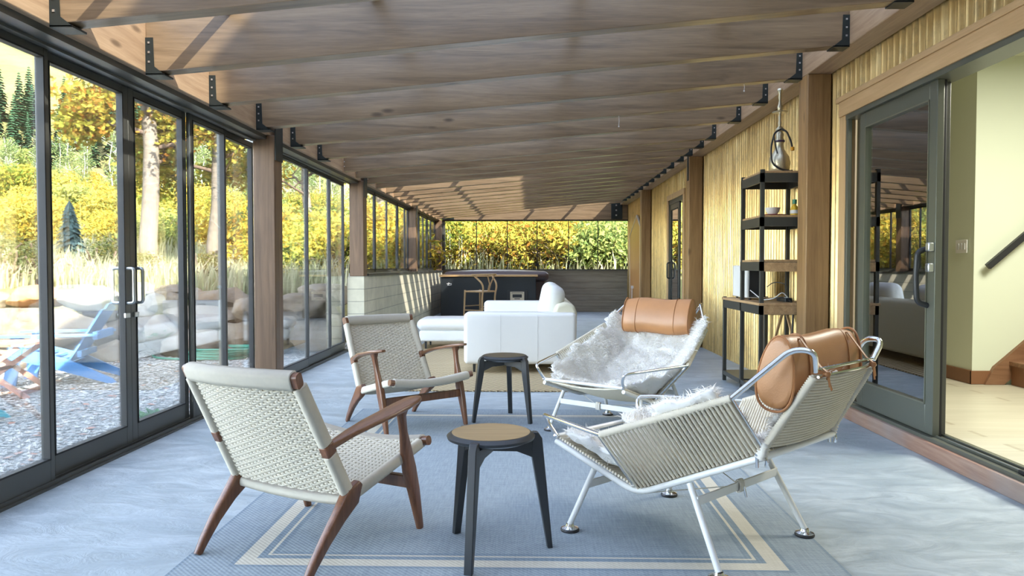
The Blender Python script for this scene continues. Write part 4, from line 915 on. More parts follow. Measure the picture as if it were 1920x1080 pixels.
z = .79; m = MB(); m.box(0, W_, 0, LEG*.6, z-.075, z); m.box(0, LEG*.6, 0, 1.17, z-.075, z); m.box(W_-LEG*.6, W_, 0, 1.17, z-.075, z); m.box(0, W_, 1.15, 1.17, z-.075, z); m.build('shelf_frame', M['shelfm'], sh)
m = MB(); m.box(LEG, W_-.03, -.004, .004, z-.072, z); m.build('front_board', M['oak_shelf'], sh)
m = MB(); m.box(-.01, W_, -.01, 1.18, z, z+.022); m.build('desk_top', M['oak_shelf'], sh, bevel=.003)
m = MB(); m.box(0, .02, 0, 1.17, .06, .10); m.box(W_-.02, W_, 0, 1.17, .06, .10); m.box(0, W_, 0, .02, .06, .10); m.box(0, W_, 1.15, 1.17, .06, .10); m.box(.02, W_, .58, 1.15, .085, .10); m.build('foot_rail', M['shelfm'], sh)
m = MB(); m.beam((.41, .6, .78), (.41, 1.12, .12), .02, .02); m.beam((.41, .1, .12), (.41, .56, .70), .02, .02); m.build('brace', M['oak'], sh)
# water pipe
hk = empty('water_pipe', (2.09, 6.30, 1.893), 0, 'tall engraved silver water pipe with a black hose on the top shelf', 'hookah')
m = MB(); m.lathe([(0,0),(.062,0),(.070,.01),(.082,.04),(.088,.09),(.078,.14),(.052,.18),(.036,.21),(.032,.25),(.040,.275),(.030,.30),(.034,.33),(.020,.36)], n=28); m.build('engraved_base', M['silver'], hk)
m = MB(); m.lathe([(.018,.35),(.030,.36),(.036,.375),(.022,.39),(.012,.40),(.016,.43),(.010,.45),(.015,.48),(.010,.50),(.013,.52)], n=20); stm = m.build('stem', M['silver'], hk)
m = MB(); m.lathe([(.012,.515),(.055,.512),(.066,.520),(.060,.523),(.012,.520)], n=28); m.build('tray', M['silver'], hk)
m = MB(); m.lathe([(.010,.52),(.020,.535),(.024,.56),(.014,.585),(.010,.62),(.015,.64),(.012,.67),(.020,.69),(.026,.70),(.020,.715),(0,.715)], n=20); m.build('bowl', M['silver'], hk)
m = MB(); m.lathe([(.034,.262),(.041,.268),(.041,.278),(.034,.284)], n=24); m.build('collar', plain('dark_purple_band', (.09,.05,.10), .4), hk)
m = MB(); m.tube(arc_path([(0,-.03,.37), (-.06,-.05,.34), (-.095,-.06,.20), (-.085,-.07,.08), (-.03,-.085,.03), (.05,-.09,.012), (.085,-.06,.02)], .06, 5), .0075, 8); m.tube(arc_path([(.0,-.03,.37), (.04,-.05,.35), (.075,-.06,.26), (.085,-.06,.21)], .04, 5), .0075, 8); m.tube([(-.07,-.06,.31), (-.055,-.07,.22), (-.045,-.08,.16)], .006, 6); m.build('hose', M['cable'], hk)
m = MB(); m.lathe([(.008,.185),(.016,.188),(.016,.215),(.008,.218)], (.086,-.06,0), 12); m.build('mouthpiece_bead', M['amber'], hk)
# things on the second shelf
m = MB(); m.lathe([(0,0),(.05,0),(.075,.012),(.07,.014),(0,.006)], n=24, sx=1.5); tag(m.build('red_dish', M['red'], loc=(2.03, 6.24, 1.533)), 'flat red dish on the second shelf', 'dish')
m = MB(); m.lathe([(0,0),(.03,0),(.034,.008),(.052,.03),(.062,.065),(.058,.065),(.048,.03),(0,.012)], n=24); tag(m.build('white_bowl', M['white'], loc=(2.05, 6.34, 1.546)), 'small white bowl standing in the red dish', 'bowl')
bt = empty('toy_bottle', (2.185, 6.20, 1.533), 0, 'small yellow bottle with a green cap beside the white bowl', 'bottle')
m = MB(); m.lathe([(0,0),(.032,0),(.034,.01),(.034,.05),(.026,.075),(.013,.09),(.013,.10)], n=20); m.build('body', M['yellow'], bt)
m = MB(); m.lathe([(.015,.098),(.018,.10),(.018,.135),(0,.138)], n=16); m.build('cap', M['green'], bt)
m = MB(); m.lathe([(.0345,.018),(.0355,.02),(.0355,.045),(.0345,.047)], n=20); m.build('label_band', M['white'], bt)
# speaker
spk = empty('speaker', (1.94, 6.66, .812), 0, 'white and black box speaker on the wooden desk top', 'speaker')
m = MB(); m.box(0, .16, .0, .50, .015, .31); m.build('cabinet', M['white'], spk, bevel=.01)
m = MB(); m.box(.008, .152, -.012, 0, .025, .30); m.build('grille', M['black'], spk, bevel=.004)
m = MB()
for x in (.03, .13):
    for y in (.04, .45): m.lathe([(0,0),(.012,0),(.012,.016),(0,.016)], (x, y, 0), 10)
m.build('foot', M['rubber'], spk)
# power strip and cables
ps = MB(); ps.box(0, .06, 0, .22, 0, .035); ps = ps.build('power_strip', M['black'], loc=(2.13, 6.24, .812), bevel=.005); tag(ps, 'black power strip among cables on the desk top', 'power strip')
m = MB()
for k in range(4): m.box(.02, .04, .03+.045*k, .05+.045*k, .035, .038)
m.build('socket', M['white'], ps)
cbl = MB(); cbl.tube(arc_path([(2.09,6.60,.93), (2.12,6.50,.98), (2.20,6.40,.96), (2.18,6.30,.85)], .06), .004, 6); cbl.tube(arc_path([(1.98,6.62,.85), (2.05,6.45,.82), (2.12,6.35,.85), (2.16,6.33,.85)], .05), .004, 6)
tag(cbl.build('cable', M['cable']), 'black cables looping from the speaker to the power strip', 'cable')
cbl = MB(); cbl.tube(arc_path([(1.95,6.62,.90), (1.99,6.40,.82), (2.06,6.3,.84), (2.12,6.28,.90), (2.16,6.27,.85)], .05), .0045, 6); tag(cbl.build('cable', M['cablew']), 'white cable looping over the desk top edge', 'cable')
cbl = MB(); cbl.tube(arc_path([(2.16,6.235,.83), (2.15,6.10,.80), (2.13,6.065,.60), (2.12,6.06,.36)], .06), .006, 6)
for k in range(8): cbl.tube([(2.10+.05*math.cos(a*.5+k)+.01*k, 6.05+.02*math.sin(a*.5), .33+.035*math.sin(a*.55+k*1.3)) for a in range(12)], .006, 6)
tag(cbl.build('cable', M['cable']), 'bundled black cable hanging below the desk front', 'cable')
m = MB(); m.lathe([(0,.005),(.10,.005),(.10,0),(.105,0),(.13,.26),(.135,.262),(.135,.27),(.125,.27),(.10,.01),(0,.01)], n=28); tag(m.build('bucket', M['grey'], loc=(2.10, 6.40, .0)), 'blue grey bucket on the floor under the desk', 'bucket')

# pointed wooden board by the far wall
bo = empty('pointed_board', (2.31, 16.0, 0), 0, 'tall pointed wooden board with a pale edge leaning by the far wall', 'board')
out = [(-.45, .02), (1.1, .02), (1.25, 1.80), (.12, 2.22), (-.42, 1.95)]
m = MB(); m.prism(out, lambda u, v, a: (a + .0, u, v), -.03, 0.0); m.build('face', M['board'], bo, recalc=True)
m = MB(); m.sweep([(-.018, u, v) for u, v in out], [rrect(.045, .035, .006, 1)], closed=True, side=(1,0,0)); m.build('edge_trim', M['cream'], bo)
m = MB(); m.box(-.06, -.03, .55, .75, .62, .68); m.tube([(-.05, .65, .62), (-.05, .68, .25)], .012, 6); m.build('hook', M['white'], bo)
# ================================================================== outdoors
def q_of(x, y): return -.55*x + .835*y
WALLC = [(-40, 3), (-14, 7.2), (-9.0, 8.6), (-6.6, 9.4), (-5.2, 10.5), (-4.0, 11.0), (-2.4, 11.2), (6, 11.2)]
def wall_y(x):
    for (a, b), (c, d) in zip(WALLC, WALLC[1:]):
        if a <= x <= c: return lerp(b, d, (x-a)/(c-a))
    return 11.2 if x > 0 else 3
def ter(x, y):
    q = q_of(x, y); z = .78 + .045*max(0, q-13) + .07*max(0, q-22) + .32*max(0, q-62)
    z += (.10*math.sin(x*.5+1)*math.cos(y*.43) if q > 14 else 0) + .6*math.sin(x*.06+2)*math.cos(y*.07)*min(1, max(0, (q-30)/40))
    if y < wall_y(x)+.5 and x < -2.4: return -.4
    return z
xs = sorted(set(list(np.arange(-170, -20, 3.)) + list(np.arange(-20, 8, .5)) + list(np.arange(8, 120, 4.))))
ys = sorted(set(list(np.arange(3, 30, .5)) + list(np.arange(30, 80, 2.)) + list(np.arange(80, 330, 5.))))
vs = []; fs = []; nx = len(xs)
for y in ys:
    for x in xs:
        z = ter(x, y)
        if x > -2.6 and y < 18.3: z = -.5
        vs.append((x, y, z))
for j in range(len(ys)-1):
    for i in range(nx-1): fs.append((j*nx+i, j*nx+i+1, (j+1)*nx+i+1, (j+1)*nx+i))
m = MB(); m.add(vs, fs); struct(m, 'hills', M['meadow'], 'grassy hillside rising behind the rock wall', smooth=180)
m = MB(); m.box(-60, -2.53, -20, 13, -.25, -.10); struct(m, 'ground', M['gravel'], 'gravel yard outside the glass wall', smooth=0)
# loose gravel
ico = [Vector((math.cos(a)*math.cos(b), math.sin(a)*math.cos(b), math.sin(b))) for b, n0 in ((-.9, 3), (.1, 4), (.95, 2)) for a in [2*PI*k/n0+b for k in range(n0)]]
def rockhull(rr, s, sub):
    import bmesh
    b = bmesh.new(); bmesh.ops.create_icosphere(b, subdivisions=sub, radius=1.0)
    return b
tv = []; tf = []
OCT = [(1,0,0),(-1,0,0),(0,1,0),(0,-1,0),(0,0,1),(0,0,-1)]; OF = [(0,2,4),(2,1,4),(1,3,4),(3,0,4),(2,0,5),(1,2,5),(3,1,5),(0,3,5)]
for k in range(26000):
    y = R.uniform(2.0, 11.2)**1.0; x = -2.56 - abs(R.gauss(0, 1))*2.2
    if y > wall_y(x) or x < -9: continue
    s = R.uniform(.008, .022); a = R.random()*6.28; ca, sa = math.cos(a), math.sin(a); o = len(tv)
    kx, ky, kz = R.uniform(.7, 1.4), R.uniform(.6, 1.1), R.uniform(.4, .8)
    for (u, v, w_) in OCT:
        u *= kx; v *= ky; w_ *= kz; tv.append((x+s*(u*ca-v*sa), y+s*(u*sa+v*ca), -.10+s*.35+s*w_))
    tf += [tuple(i+o for i in f) for f in OF]
m = MB(); m.add(tv, tf); tag(m.build('gravel', M['pebble'], smooth=0), 'loose grey gravel stones covering the yard', 'gravel', kind='stuff')

# boulders
import bmesh
from mathutils import noise as mn
def boulder(cx, cy, cz, sx, sy, sz, rz, seed, mat='rock', label=None):
    b = bmesh.new(); bmesh.ops.create_icosphere(b, subdivisions=4, radius=1.0); off = Vector((seed*7.3, seed*3.1, seed*1.7))
    rr = random.Random(seed)
    pl = [(Vector((rr.gauss(0,1), rr.gauss(0,1), rr.gauss(0,.7))).normalized(), rr.uniform(.62, .86)) for _ in range(9)]
    for v in b.verts:
        p = v.co.copy()
        for n, d in pl:
            e = p.dot(n)-d
            if e > 0: p -= n*e*.92
        p *= 1 + .16*mn.noise(v.co*1.3+off) + .05*mn.noise(v.co*5+off)
        v.co = Vector((p.x*sx, p.y*sy, p.z*sz))
    me = bpy.data.meshes.new('boulder'); b.to_mesh(me); b.free(); me.polygons.foreach_set('use_smooth', [True]*len(me.polygons)); me.set_sharp_from_angle(angle=math.radians(38)); me.materials.append(M[mat])
    o = bpy.data.objects.new('boulder', me); COL.objects.link(o); o.location = (cx, cy, cz); o.rotation_euler.z = rz
    return tag(o, label or 'weathered tan boulder stacked in the rock wall beyond the gravel', 'boulder', 'boulders stacked in the rock wall')
rb = random.Random(21)
# (x, y, z, half sizes, label) : visible ones placed on the wall line
BL = [(-6.38, 9.35, .72, .42, .38, .15, 'rock_o', 'orange flat boulder lying on top of the rock wall, left of the pale one'), (-5.72, 9.4, .70, .52, .38, .17, 'rock_w', 'pale sunlit flat boulder on top of the rock wall'),
      (-6.30, 8.85, .34, 1.0, .42, .27, 'rock', 'very large flat tan boulder low in the wall behind the blue chair'), (-6.5, 8.7, -.02, .8, .36, .18, 'rock', None),
      (-5.17, 10.2, .59, .36, .3, .17, 'rock', None), (-4.5, 10.6, .64, .48, .35, .17, 'rock', None), (-4.67, 10.15, .38, .52, .33, .19, 'rock', 'long grey boulder in the middle of the rock wall above the hose'), (-5.08, 9.9, .22, .28, .3, .24, 'rock', None),
      (-4.57, 9.85, .05, .50, .32, .22, 'rock', 'rounded pale boulder at the wall foot behind the hose'), (-5.63, 9.65, .50, .34, .3, .15, 'rock', None), (-5.40, 9.3, .0, .27, .26, .18, 'rock', None), (-5.78, 9.2, .08, .18, .2, .12, 'rock', None), (-5.45, 9.6, .28, .26, .25, .15, 'rock', None),
      (-4.08, 10.2, .12, .30, .3, .26, 'rock', None), (-3.98, 10.3, .52, .28, .3, .17, 'rock', None), (-3.05, 9.62, .58, .36, .36, .19, 'rock', 'brown overhanging flat boulder right of the near wooden post'), (-2.92, 9.95, .20, .40, .34, .33, 'rock', 'big pale rounded boulder at the foot of the wall by the second post'),
      (-3.5, 10.0, .15, .28, .28, .28, 'rock', None), (-3.6, 10.45, .52, .34, .3, .2, 'rock', None), (-3.0, 10.6, .70, .45, .4, .18, 'rock', None), (-3.5, 9.55, -.04, .16, .15, .10, 'rock', None), (-4.15, 9.85, -.04, .14, .14, .09, 'rock', None),
      (-6.9, 9.2, .66, .36, .35, .14, 'rock', None), (-7.6, 8.9, .60, .45, .4, .18, 'rock', None), (-7.7, 8.6, .2, .55, .4, .26, 'rock', None), (-5.2, 10.55, .74, .4, .3, .12, 'rock', None), (-4.4, 10.5, .30, .8, .25, .35, 'rock', None), (-5.5, 10.0, .25, .6, .2, .34, 'rock', None), (-3.4, 10.6, .3, .7, .25, .4, 'rock', None)]
for k, (x, y, z, a, b_, c_, mt, lb) in enumerate(BL): boulder(x, y, z, a, b_, c_, rb.uniform(-.35, .35), 100+k, mt, lb)
for k in range(18):
    x = lerp(-13, -8.4, rb.random()); z = rb.choice((.0, .32, .62)); y = wall_y(x)+z*.35+rb.uniform(-.1, .2)
    if k >= 18: z = .78
    if k >= 18: y += .4
    s = rb.uniform(.3, .6); boulder(x, y, z, s*1.25, s*.8, rb.uniform(.18, .26), rb.uniform(-.4, .4), 200+k)

# plants ------------------------------------------------------------
def leaf_quads(m, pts, size, rr, asp=.7, lobed=False):
    for p in pts:
        n = Vector((rr.gauss(0,1), rr.gauss(0,1), rr.gauss(0,1)+.4)).normalized(); a = n.orthogonal().normalized(); b = n.cross(a); th = rr.random()*6.28
        u = (a*math.cos(th)+b*math.sin(th))*size*rr.uniform(.7, 1.3); v = n.cross(u)*asp
        if lobed:
            o = [p-u, p-u*.45+v*.75, p-u*.2+v*.35, p+u*.15+v*.9, p+u*.4+v*.4, p+u, p+u*.4-v*.4, p+u*.15-v*.9, p-u*.2-v*.35, p-u*.45-v*.75]; m.add(o, [tuple(range(10))])
        else: m.add([p-u, p+v*.6-u*.1, p+u, p-v*.6-u*.1], [(0,1,2,3)])
def blob_pts(c, rad, n, rr, shell=.5):
    out = []
    for _ in range(n):
        d = Vector((rr.gauss(0,1), rr.gauss(0,1), rr.gauss(0,1))).normalized()*(1-shell*rr.random()**1.6); out.append(Vector((c[0]+d.x*rad[0], c[1]+d.y*rad[1], c[2]+d.z*rad[2])))
    return out
def branchy(m, p, d, L, r, depth, rr, ends, bend=.35):
    pts = [p]; q = p.copy(); dd = d.normalized()
    for k in range(4):
        dd = (dd + Vector((rr.gauss(0, bend), rr.gauss(0, bend), rr.gauss(0, bend*.6)+.05))*.5).normalized(); q = q + dd*L/4; pts.append(q.copy())
    m.tube(pts, [lerp(r, r*.55, k/4) for k in range(5)], 7 if r > .03 else 4)
    if depth == 0: ends.append(q); ends.append(pts[2]); return
    for k in range(rr.choice((2, 3, 3))):
        nd = (dd + Vector((rr.gauss(0,.8), rr.gauss(0,.8), rr.gauss(.15,.5)))).normalized(); branchy(m, pts[rr.choice((2, 3, 4))], nd, L*rr.uniform(.6, .8), r*.5, depth-1, rr, ends, bend)
def oak(name, x, y, h, r0, lean, crown, nleaf, lsize, leaf, seed, label, bark='bark', first=.45):
    rr = random.Random(seed); z0 = ter(x, y); r = empty(name, (x, y, z0-.05), 0, label, 'tree')
    m = MB(); ends = []; T_ = [Vector((0,0,0))]; 
    for k in range(1, 7): T_.append(Vector((lean[0]*h*(k/6)**1.3 + rr.gauss(0, .04), lean[1]*h*(k/6)**1.3, h*k/6)))
    m.tube(T_, [r0*1.25, r0, r0*.92, r0*.85, r0*.75, r0*.6, r0*.4], 12); m.build('trunk', M[bark], r, smooth=180)
    m = MB()
    for k in range(11):
        t = lerp(first, 1, k/10); i = min(5, int(t*6)); p = T_[i].lerp(T_[i+1], t*6-i) if i < 6 else T_[6]; a = rr.random()*6.28+k*2.4
        branchy(m, p, Vector((math.cos(a), math.sin(a), .35)), h*.30*crown, r0*.32, 2, rr, ends)
    m.build('branches', M['darkbark'], r, smooth=180)
    m = MB(); per = max(1, nleaf//max(1, len(ends))); sz = h*.075*max(crown, .8)
    for e in ends: leaf_quads(m, blob_pts(e, (sz*1.5, sz*1.5, sz*1.0), per, rr, .8), lsize, rr, lobed=True)
    m.build('foliage', M[leaf], r, smooth=0); return r
oak('oak_tree', -6.75, 12.9, 4.9, .15, (-.02, .03), .56, 20000, .055, 'leaf_oak', 11, 'autumn oak with a pale trunk behind the double glass door stile', first=.44)
oak('oak_tree', -6.15, 14.2, 4.6, .14, (.03, .02), .62, 16000, .055, 'leaf_oak', 12, 'leaning autumn oak with yellow and rust leaves left of the near post', first=.42)
oak('oak_tree', -5.4, 17.5, 4.2, .11, (.02, .02), .85, 9000, .06, 'leaf_yel', 14, 'golden oak outside the second glass bay')
oak('oak_tree', -4.6, 22.5, 4.4, .13, (-.03, 0), .9, 9000, .06, 'leaf_yel', 15, 'golden oak outside the near half wall window')
oak('oak_tree', 1.1, 25.5, 4.4, .16, (-.12, 0), 1.0, 11000, .06, 'leaf_oak', 16, 'rusty oak with a dark leaning trunk behind the end window', 'darkbark', .3)
oak('oak_tree', 4.2, 27.5, 4.0, .14, (.30, 0), .9, 8000, .06, 'leaf_oak', 17, 'oak with a pale trunk leaning right behind the end window', 'bark', .4)

# bush prototypes
def bush_mesh(seed, leaf, n, rx, rz_, size, nb=9, stems=6, bark='darkbark', asp=.7, lobed=False):
    rr = random.Random(seed); m = MB()
    for k in range(nb):
        a = rr.random()*6.28; d = rr.uniform(0, .65)*rx; s = rr.uniform(.35, .62); c = (math.cos(a)*d, math.sin(a)*d, rz_*rr.uniform(.35, 1.25)); leaf_quads(m, blob_pts(c, (rx*s, rx*s, rz_*s*.9), n//nb, rr, .6), size, rr, asp, lobed)
    st_ = MB()
    for k in range(stems):
        a = rr.random()*6.28; e = []; branchy(st_, Vector((rr.gauss(0, .12), rr.gauss(0, .12), -.1)), Vector((math.cos(a)*.5, math.sin(a)*.5, 1)), rz_*.95, .035, 1, rr, e)
    return m.mesh('foliage', 0), st_.mesh('stems', 180)
PROTO = {}
def proto(kind, *a, **k):
    PROTO.setdefault(kind, []).append(bush_mesh(*a, **k))
for s in range(3): proto('yel', 30+s, 'leaf_yel', 4200, 1.5, 1.15, .075, lobed=False)
for s in range(3): proto('yg', 40+s, 'leaf_yg', 4200, 1.4, 1.15, .072)
for s in range(2): proto('dark', 50+s, 'leaf_dark', 1500, .42, .42, .022, nb=7, stems=12)
MATK = dict(yel='leaf_yel', yg='leaf_yg', dark='leaf_dark', oakb='leaf_oak')
PROTO['oakb'] = PROTO['yel'][:2]
CACHE = {}
def place(name, kind, x, y, sc, rr, label, cat, group, zs=1):
    i = rr.randrange(len(PROTO[kind])); lm, sm = PROTO[kind][i]; key = (kind, i)
    if key not in CACHE:
        l2 = lm.copy(); l2.materials.clear(); l2.materials.append(M[MATK[kind]]); s2 = sm.copy(); s2.materials.clear(); s2.materials.append(M['darkbark']); CACHE[key] = (l2, s2)
    l2, s2 = CACHE[key]; e = empty(name, (x, y, ter(x, y)), rr.random()*6.28, label, cat, group); e.scale = (sc, sc, sc*zs)
    for nm, me in (('foliage', l2), ('stems', s2)):
        o = bpy.data.objects.new(nm, me); COL.objects.link(o); o.parent = e
    return e
rp = random.Random(77)
def scatter(n, ymin, ymax, a0, a1, kinds, smin, smax, labels, name, cat, group, mind=1.6, zs=1):
    pts = []; tries = 0
    while len(pts) < n and tries < n*60:
        tries += 1; y = ymin*(ymax/ymin)**rp.random(); x = y*lerp(a0, a1, rp.random())
        if y < wall_y(x)+1.2 and x < -2: continue
        if x > -3.4 and y < 20.0: continue
        if any((x-a)**2+(y-b)**2 < mind**2 for a, b in pts): continue
        pts.append((x, y)); k = rp.choice(kinds); place(name, k, x, y, rp.uniform(smin, smax), rp, labels[k], cat, group, zs)
YL = {'yel': 'golden yellow scrub oak on the slope beyond the glass', 'yg': 'yellow green scrub bush on the slope beyond the glass', 'oakb': 'rust and gold scrub oak on the slope beyond the glass', 'dark': 'low dark shrub growing on the terrace behind the rock wall'}
scatter(46, 18, 30, -.70, -.10, ['yel', 'yg', 'yel'], .65, 1.0, YL, 'scrub_oak', 'bush', 'scrub oaks on the slope', 1.9)
scatter(60, 30, 56, -.74, -.08, ['yel', 'yg', 'yel', 'oakb'], .8, 1.35, YL, 'scrub_oak', 'bush', 'scrub oaks on the slope', 2.6)
scatter(60, 19.5, 30, -.17, .20, ['yel', 'yg', 'oakb', 'yel'], .75, 1.15, YL, 'scrub_oak', 'bush', 'scrub oaks on the slope', 1.2)
scatter(26, 30, 46, -.16, .20, ['yel', 'yg'], 1.1, 1.7, YL, 'scrub_oak', 'bush', 'scrub oaks on the slope', 2.2)
scatter(26, 13.2, 20, -.36, -.17, ['yg', 'yel', 'yg'], .55, .95, YL, 'scrub_oak', 'bush', 'scrub oaks on the slope', 1.3)
for (x, y, s, lb) in ((-6.15, 11.35, 1.0, 'dry dark shrub on the terrace right of the double glass door stile'), (-5.2, 11.7, .95, 'dry dark shrub on the terrace between the two oak trunks'), (-4.35, 12.0, .8, 'dark shrub on the terrace just left of the near wooden post')): place('shrub', 'dark', x, y, s, rp, lb, 'shrub', None)
for (x, y) in ((-3.9, 12.6), (-3.6, 13.6), (-3.9, 14.6), (-3.35, 12.9), (-4.4, 13.3), (-7.9, 11.2), (-7.2, 12.2), (-9.2, 11.6)): place('shrub', 'dark', x, y, rp.uniform(.9, 1.4), rp, YL['dark'], 'shrub', 'low dark shrubs on the terrace')
# aspens
def aspen_mesh(seed):
    rr = random.Random(seed); m = MB(); h = 6.0; t = MB(); t.tube([(rr.gauss(0,.04)*k, rr.gauss(0,.04)*k, h*k/5) for k in range(6)], [.055,.05,.045,.035,.025,.015], 6)
    for k in range(12): a = rr.random()*6.28; z = rr.uniform(2.2, 5.4); t.tube([(0,0,z), (math.cos(a)*.8, math.sin(a)*.8, z+.5)], [.022, .008], 4)
    for k in range(14): z = rr.uniform(1.8, 6); a = rr.random()*6.28; w_ = (1.15-.12*z)*.9; leaf_quads(m, blob_pts((math.cos(a)*w_*.6, math.sin(a)*w_*.6, z), (.55, .55, .6), 75, rr, .9), .085, rr)
    a_ = m.mesh('foliage', 0); a_.materials.append(M['leaf_asp']); b_ = t.mesh('trunk', 180); b_.materials.append(M['aspbark']); return a_, b_
def spruce_mesh(seed, mat, h=6.5, w_=1.25):
    rr = random.Random(seed); m = MB()
    for k in range(22):
        z = h*(.08+.90*k/22); rad = w_*(1-z/h)**.8+.05
        for j in range(12):
            a = 2*PI*j/12+rr.random(); L = rad*rr.uniform(.75, 1.15); c = Vector((math.cos(a), math.sin(a), 0)); s_ = Vector((-c.y, c.x, 0))*L*.34
            m.add([Vector((0,0,z+.12)), c*L*.5+s_+V(0,0,z-.04), c*L+V(0,0,z-.22*L-.05), c*L*.5-s_+V(0,0,z-.04)], [(0,1,2,3)])
    t = MB(); t.tube([(0,0,-.2), (0,0,h*.9)], [.10, .02], 6); a_ = m.mesh('needles', 0); a_.materials.append(M[mat]); b_ = t.mesh('trunk', 180); b_.materials.append(M['darkbark']); return a_, b_
def place2(name, pr, x, y, sc, label, cat, group, zs=1):
    e = empty(name, (x, y, ter(x, y)-.1), rp.random()*6.28, label, cat, group); e.scale = (sc, sc, sc*zs)
    for me in pr: o = bpy.data.objects.new(me.name.split('.')[0], me); COL.objects.link(o); o.parent = e
AS = [aspen_mesh(s) for s in (1, 2, 3, 4)]
pts = []
for k in range(2600):
    if len(pts) >= 190: break
    y = 40*(66/40)**rp.random(); x = y*lerp(-.78, -.12, rp.random())
    if q_of(x, y) > 62: continue
    if any((x-a)**2+(y-b)**2 < 4.5 for a, b in pts): continue
    pts.append((x, y)); place2('aspen_tree', rp.choice(AS), x, y, rp.uniform(.6, .88), 'slender white trunked aspen high on the hillside', 'tree', 'aspens on the hillside')
SPR = [spruce_mesh(s, 'needle') for s in (1, 2)]
pts = []
for k in range(2600):
    if len(pts) >= 120: break
    y = 54*(92/54)**rp.random(); x = y*lerp(-.82, -.30, rp.random())
    if not 68 < q_of(x, y) < 83: continue
    if any((x-a)**2+(y-b)**2 < 3.5 for a, b in pts): continue
    pts.append((x, y)); place2('spruce_tree', rp.choice(SPR), x, y, rp.uniform(.5, 1.0), 'dark green spruce high on the hillside above the aspens', 'tree', 'spruces on the hillside')
BS = spruce_mesh(9, 'bluespruce', 1.5, .42); place2('blue_spruce', BS, -9.1, 14.3, 1.0, 'small blue spruce in the dry grass left of the oaks', 'tree', None)
# grass
m = MB(); tv = []; tf = []
for k in range(60000):
    y = 9.3*(34/9.3)**R.random(); x = y*lerp(-.80, .16, R.random())
    if y < wall_y(x)+.15 and x < 0: continue
    if x > -2.9 and y < 18.8: continue
    if x > -3.3 and R.random() < .75: continue
    z = ter(x, y); 
    if z < 0: z = .62
    patch = mn.noise(Vector((x*.5, y*.5, 3))); 
    if patch < -.25: continue
    h = R.uniform(.18, .50)*(1+patch*.7)*(1.35 if y > 16 else 1); w_ = R.uniform(.005, .009)*(1+y/14); a = R.random()*6.28; lx, ly = R.gauss(0, .14)+.05, R.gauss(0, .14); c, s_ = math.cos(a)*w_, math.sin(a)*w_; o = len(tv)
    tv += [(x-c, y-s_, z-.03), (x+c, y+s_, z-.03), (x+c*.7+lx*h*.5, y+s_*.7+ly*h*.5, z+h*.6), (x-c*.7+lx*h*.5, y-s_*.7+ly*h*.5, z+h*.6), (x+lx*h*1.6, y+ly*h*1.6, z+h)]; tf += [(o, o+1, o+2, o+3), (o+3, o+2, o+4)]
m.add(tv, tf); tag(m.build('grass', M['grass'], smooth=0), 'dry yellow grass growing behind the rock wall', 'grass', kind='stuff')
# weeds in the gravel
def weed(x, y, s, n, label, z=-.10):
    rr = random.Random(int(x*100+y*37)); m = MB()
    for k in range(n):
        a = rr.random()*6.28; L = s*rr.uniform(.5, 1.1); d = Vector((math.cos(a), math.sin(a), rr.uniform(.4, 1.3))).normalized(); base = Vector((rr.gauss(0, s*.25), rr.gauss(0, s*.25), 0)); sd_ = d.cross(V(0,0,1)).normalized()*L*.24
        m.add([base, base+d*L*.5+sd_, base+d*L+V(0,0,-L*.15), base+d*L*.5-sd_], [(0,1,2,3)])
    tag(m.build('weed', M['weed'], loc=(x, y, z), smooth=0), label, 'plant')
weed(-2.95, 5.60, .17, 70, 'leafy green weed in the gravel just outside the glass doors'); weed(-6.1, 8.75, .30, 60, 'green weed growing against the big boulder behind the blue chair'); weed(-2.75, 3.4, .12, 40, 'sparse weed in the gravel by the nearest glass panel')
weed(-5.0, 9.75, .2, 40, 'small green tuft between the boulders above the coiled hose', .15)
# fallen leaves
m = MB(); pts = [Vector((-2.7-abs(R.gauss(0, 1))*1.6, R.uniform(3, 9), -.085)) for _ in range(150)]
for p in pts: a = R.random()*6.28; u = V(math.cos(a), math.sin(a), R.uniform(-.2, .2))*.035; v = V(-math.sin(a), math.cos(a), R.uniform(-.2, .3))*.024; m.add([p-u, p-u*.2+v, p+u, p-u*.2-v], [(0,1,2,3)])
tag(m.build('fallen_leaves', plain('rust_fallen_leaf', (.30,.13,.07), .8), smooth=0), 'rust coloured fallen leaves scattered on the gravel', 'leaves', kind='stuff')

# hose
hs = MB()
for k in range(7): hs.tube([(( .33-.02*(k % 3))*math.cos(a)*1.25+.02*k, (.30-.02*(k % 2))*math.sin(a), .018+.028*k*.7+.006*math.sin(3*a+k)) for a in np.linspace(0, 2*PI, 40)[:-1]], .0125, 6, closed=True)
hs.tube(arc_path([(.3,-.2,.02), (-.2,-.35,.02), (-.7,-.2,.02), (-.9,.1,.02)], .2), .0125, 6)
tag(hs.build('garden_hose', M['hose'], loc=(-4.15, 9.55, -.09)), 'green garden hose coiled on the gravel below the rock wall', 'hose')

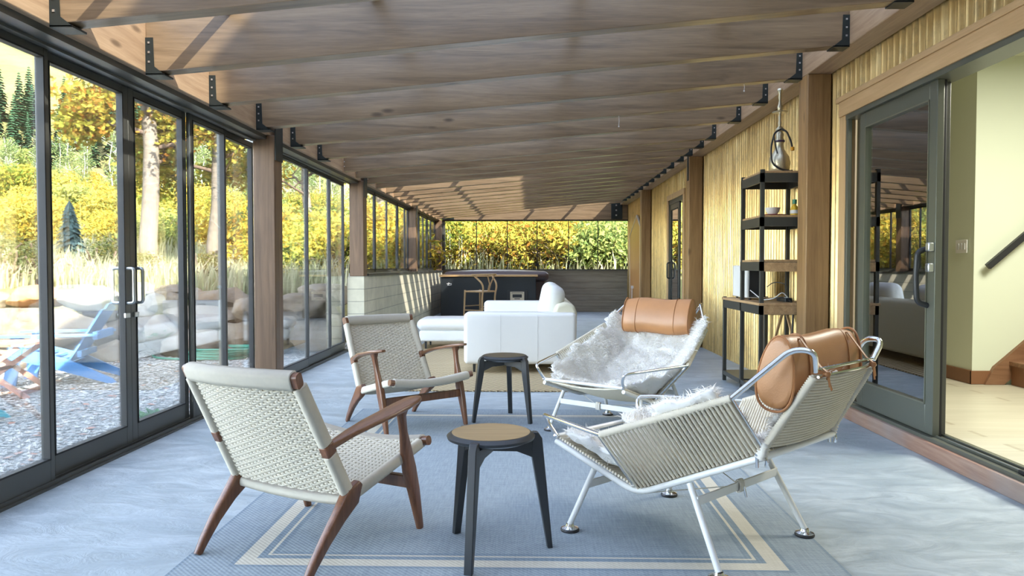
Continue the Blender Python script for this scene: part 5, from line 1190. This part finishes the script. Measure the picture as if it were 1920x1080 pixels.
# adirondack chair
def adirondack(loc, rz, mat, label):
    r = empty('garden_chair', loc, rz, label, 'garden chair')
    for s in (-1, 1):
        x = s*.26
        m = MB(); m.prism([(.43,.36), (.43,.27), (.0,.14), (-.42,0), (-.50,0), (-.46,.05), (-.05,.26), (.36,.38)], lambda u, v, a: (x+a, u, v), -.012, .012); m.build('side_rail', mat, r, recalc=True)
        m = MB(); m.prism([(.42,0), (.54,0), (.46,.50), (.34,.50)], lambda u, v, a: (s*.285+a, u, v), -.012, .012); m.build('leg', mat, r, recalc=True)
        m = MB(); m.prism([(.56,-.09), (.58,.04), (.40,.07), (-.34,.03), (-.36,-.03), (.3,-.06)], lambda u, v, a: (s*.31+v*s, u, .51+a), -.011, .011); m.build('armrest', mat, r, recalc=True)
    for k in range(6):
        y = .40-.085*k; z = .365-.03*k; m = MB(); m.box(-.27, .27, y-.036, y+.036, z-.01, z+.01); m.build('seat_slat', mat, r)
    for k in range(5):
        x = -.20+.10*k; m = MB(); m.prism([(x-.046,0), (x+.046,0), (x+.05,.74-.5*x*x*4), (x-.05,.74-.5*x*x*4)], lambda u, v, a: (u, -.02-v*.52+a, .20+v*.86), -.010, .010); m.build('back_slat', mat, r, recalc=True)
    m = MB(); m.box(-.30, .30, -.33, -.29, .46, .54); m.box(-.26, .26, -.17, -.13, .28, .34); m.build('back_brace', mat, r)
    return r
adirondack((-4.86, 7.63, -.1), 1.845, M['bluepaint'], 'blue slatted wooden garden chair standing on the gravel')
adirondack((-4.53, 5.33, -.1), 2.0, M['turq'], 'turquoise garden chair, only its foot showing at the left edge')
# folding table
ft = empty('folding_table', (-4.98, 6.72, -.1), .15, 'small folding slatted wooden table with crossed red brown legs', 'table')
for s in (-1, 1):
    for a, b in (((.36, 0), (-.30, .48)), ((-.36, 0), (.30, .48))): m = MB(); m.beam((a[0], s*.22+(.02 if a[0] > 0 else -.02), a[1]), (b[0], s*.22+(.02 if a[0] > 0 else -.02), b[1]), .022, .045, side=(0,1,0)); m.build('leg', M['tabwood'], ft)
m = MB(); m.beam((0, -.24, .25), (0, .24, .25), .03, .03); m.beam((.30, -.24, .05), (.30, .24, .05), .02, .04); m.build('stretcher', M['tabwood'], ft)
for k in range(6): m = MB(); m.box(-.36+.122*k, -.36+.122*k+.108, -.27, .27, .485, .505); m.build('slat', M['tabwood'] if k % 2 else M['stair'], ft)
gp = empty('kettle_grill', (-5.22, 6.66, .405), 0, 'small black grill lid standing on the folding table at the left edge', 'grill')
m = MB(); m.lathe([(0,.0),(.10,.01),(.16,.06),(.175,.10),(.17,.13),(.12,.18),(.05,.20),(0,.205)], n=24); m.build('bowl', M['black'], gp)
m = MB(); m.tube([(-.03,0,.205), (-.03,0,.23), (.03,0,.23), (.03,0,.205)], .007, 6); m.build('handle', M['stair'], gp)
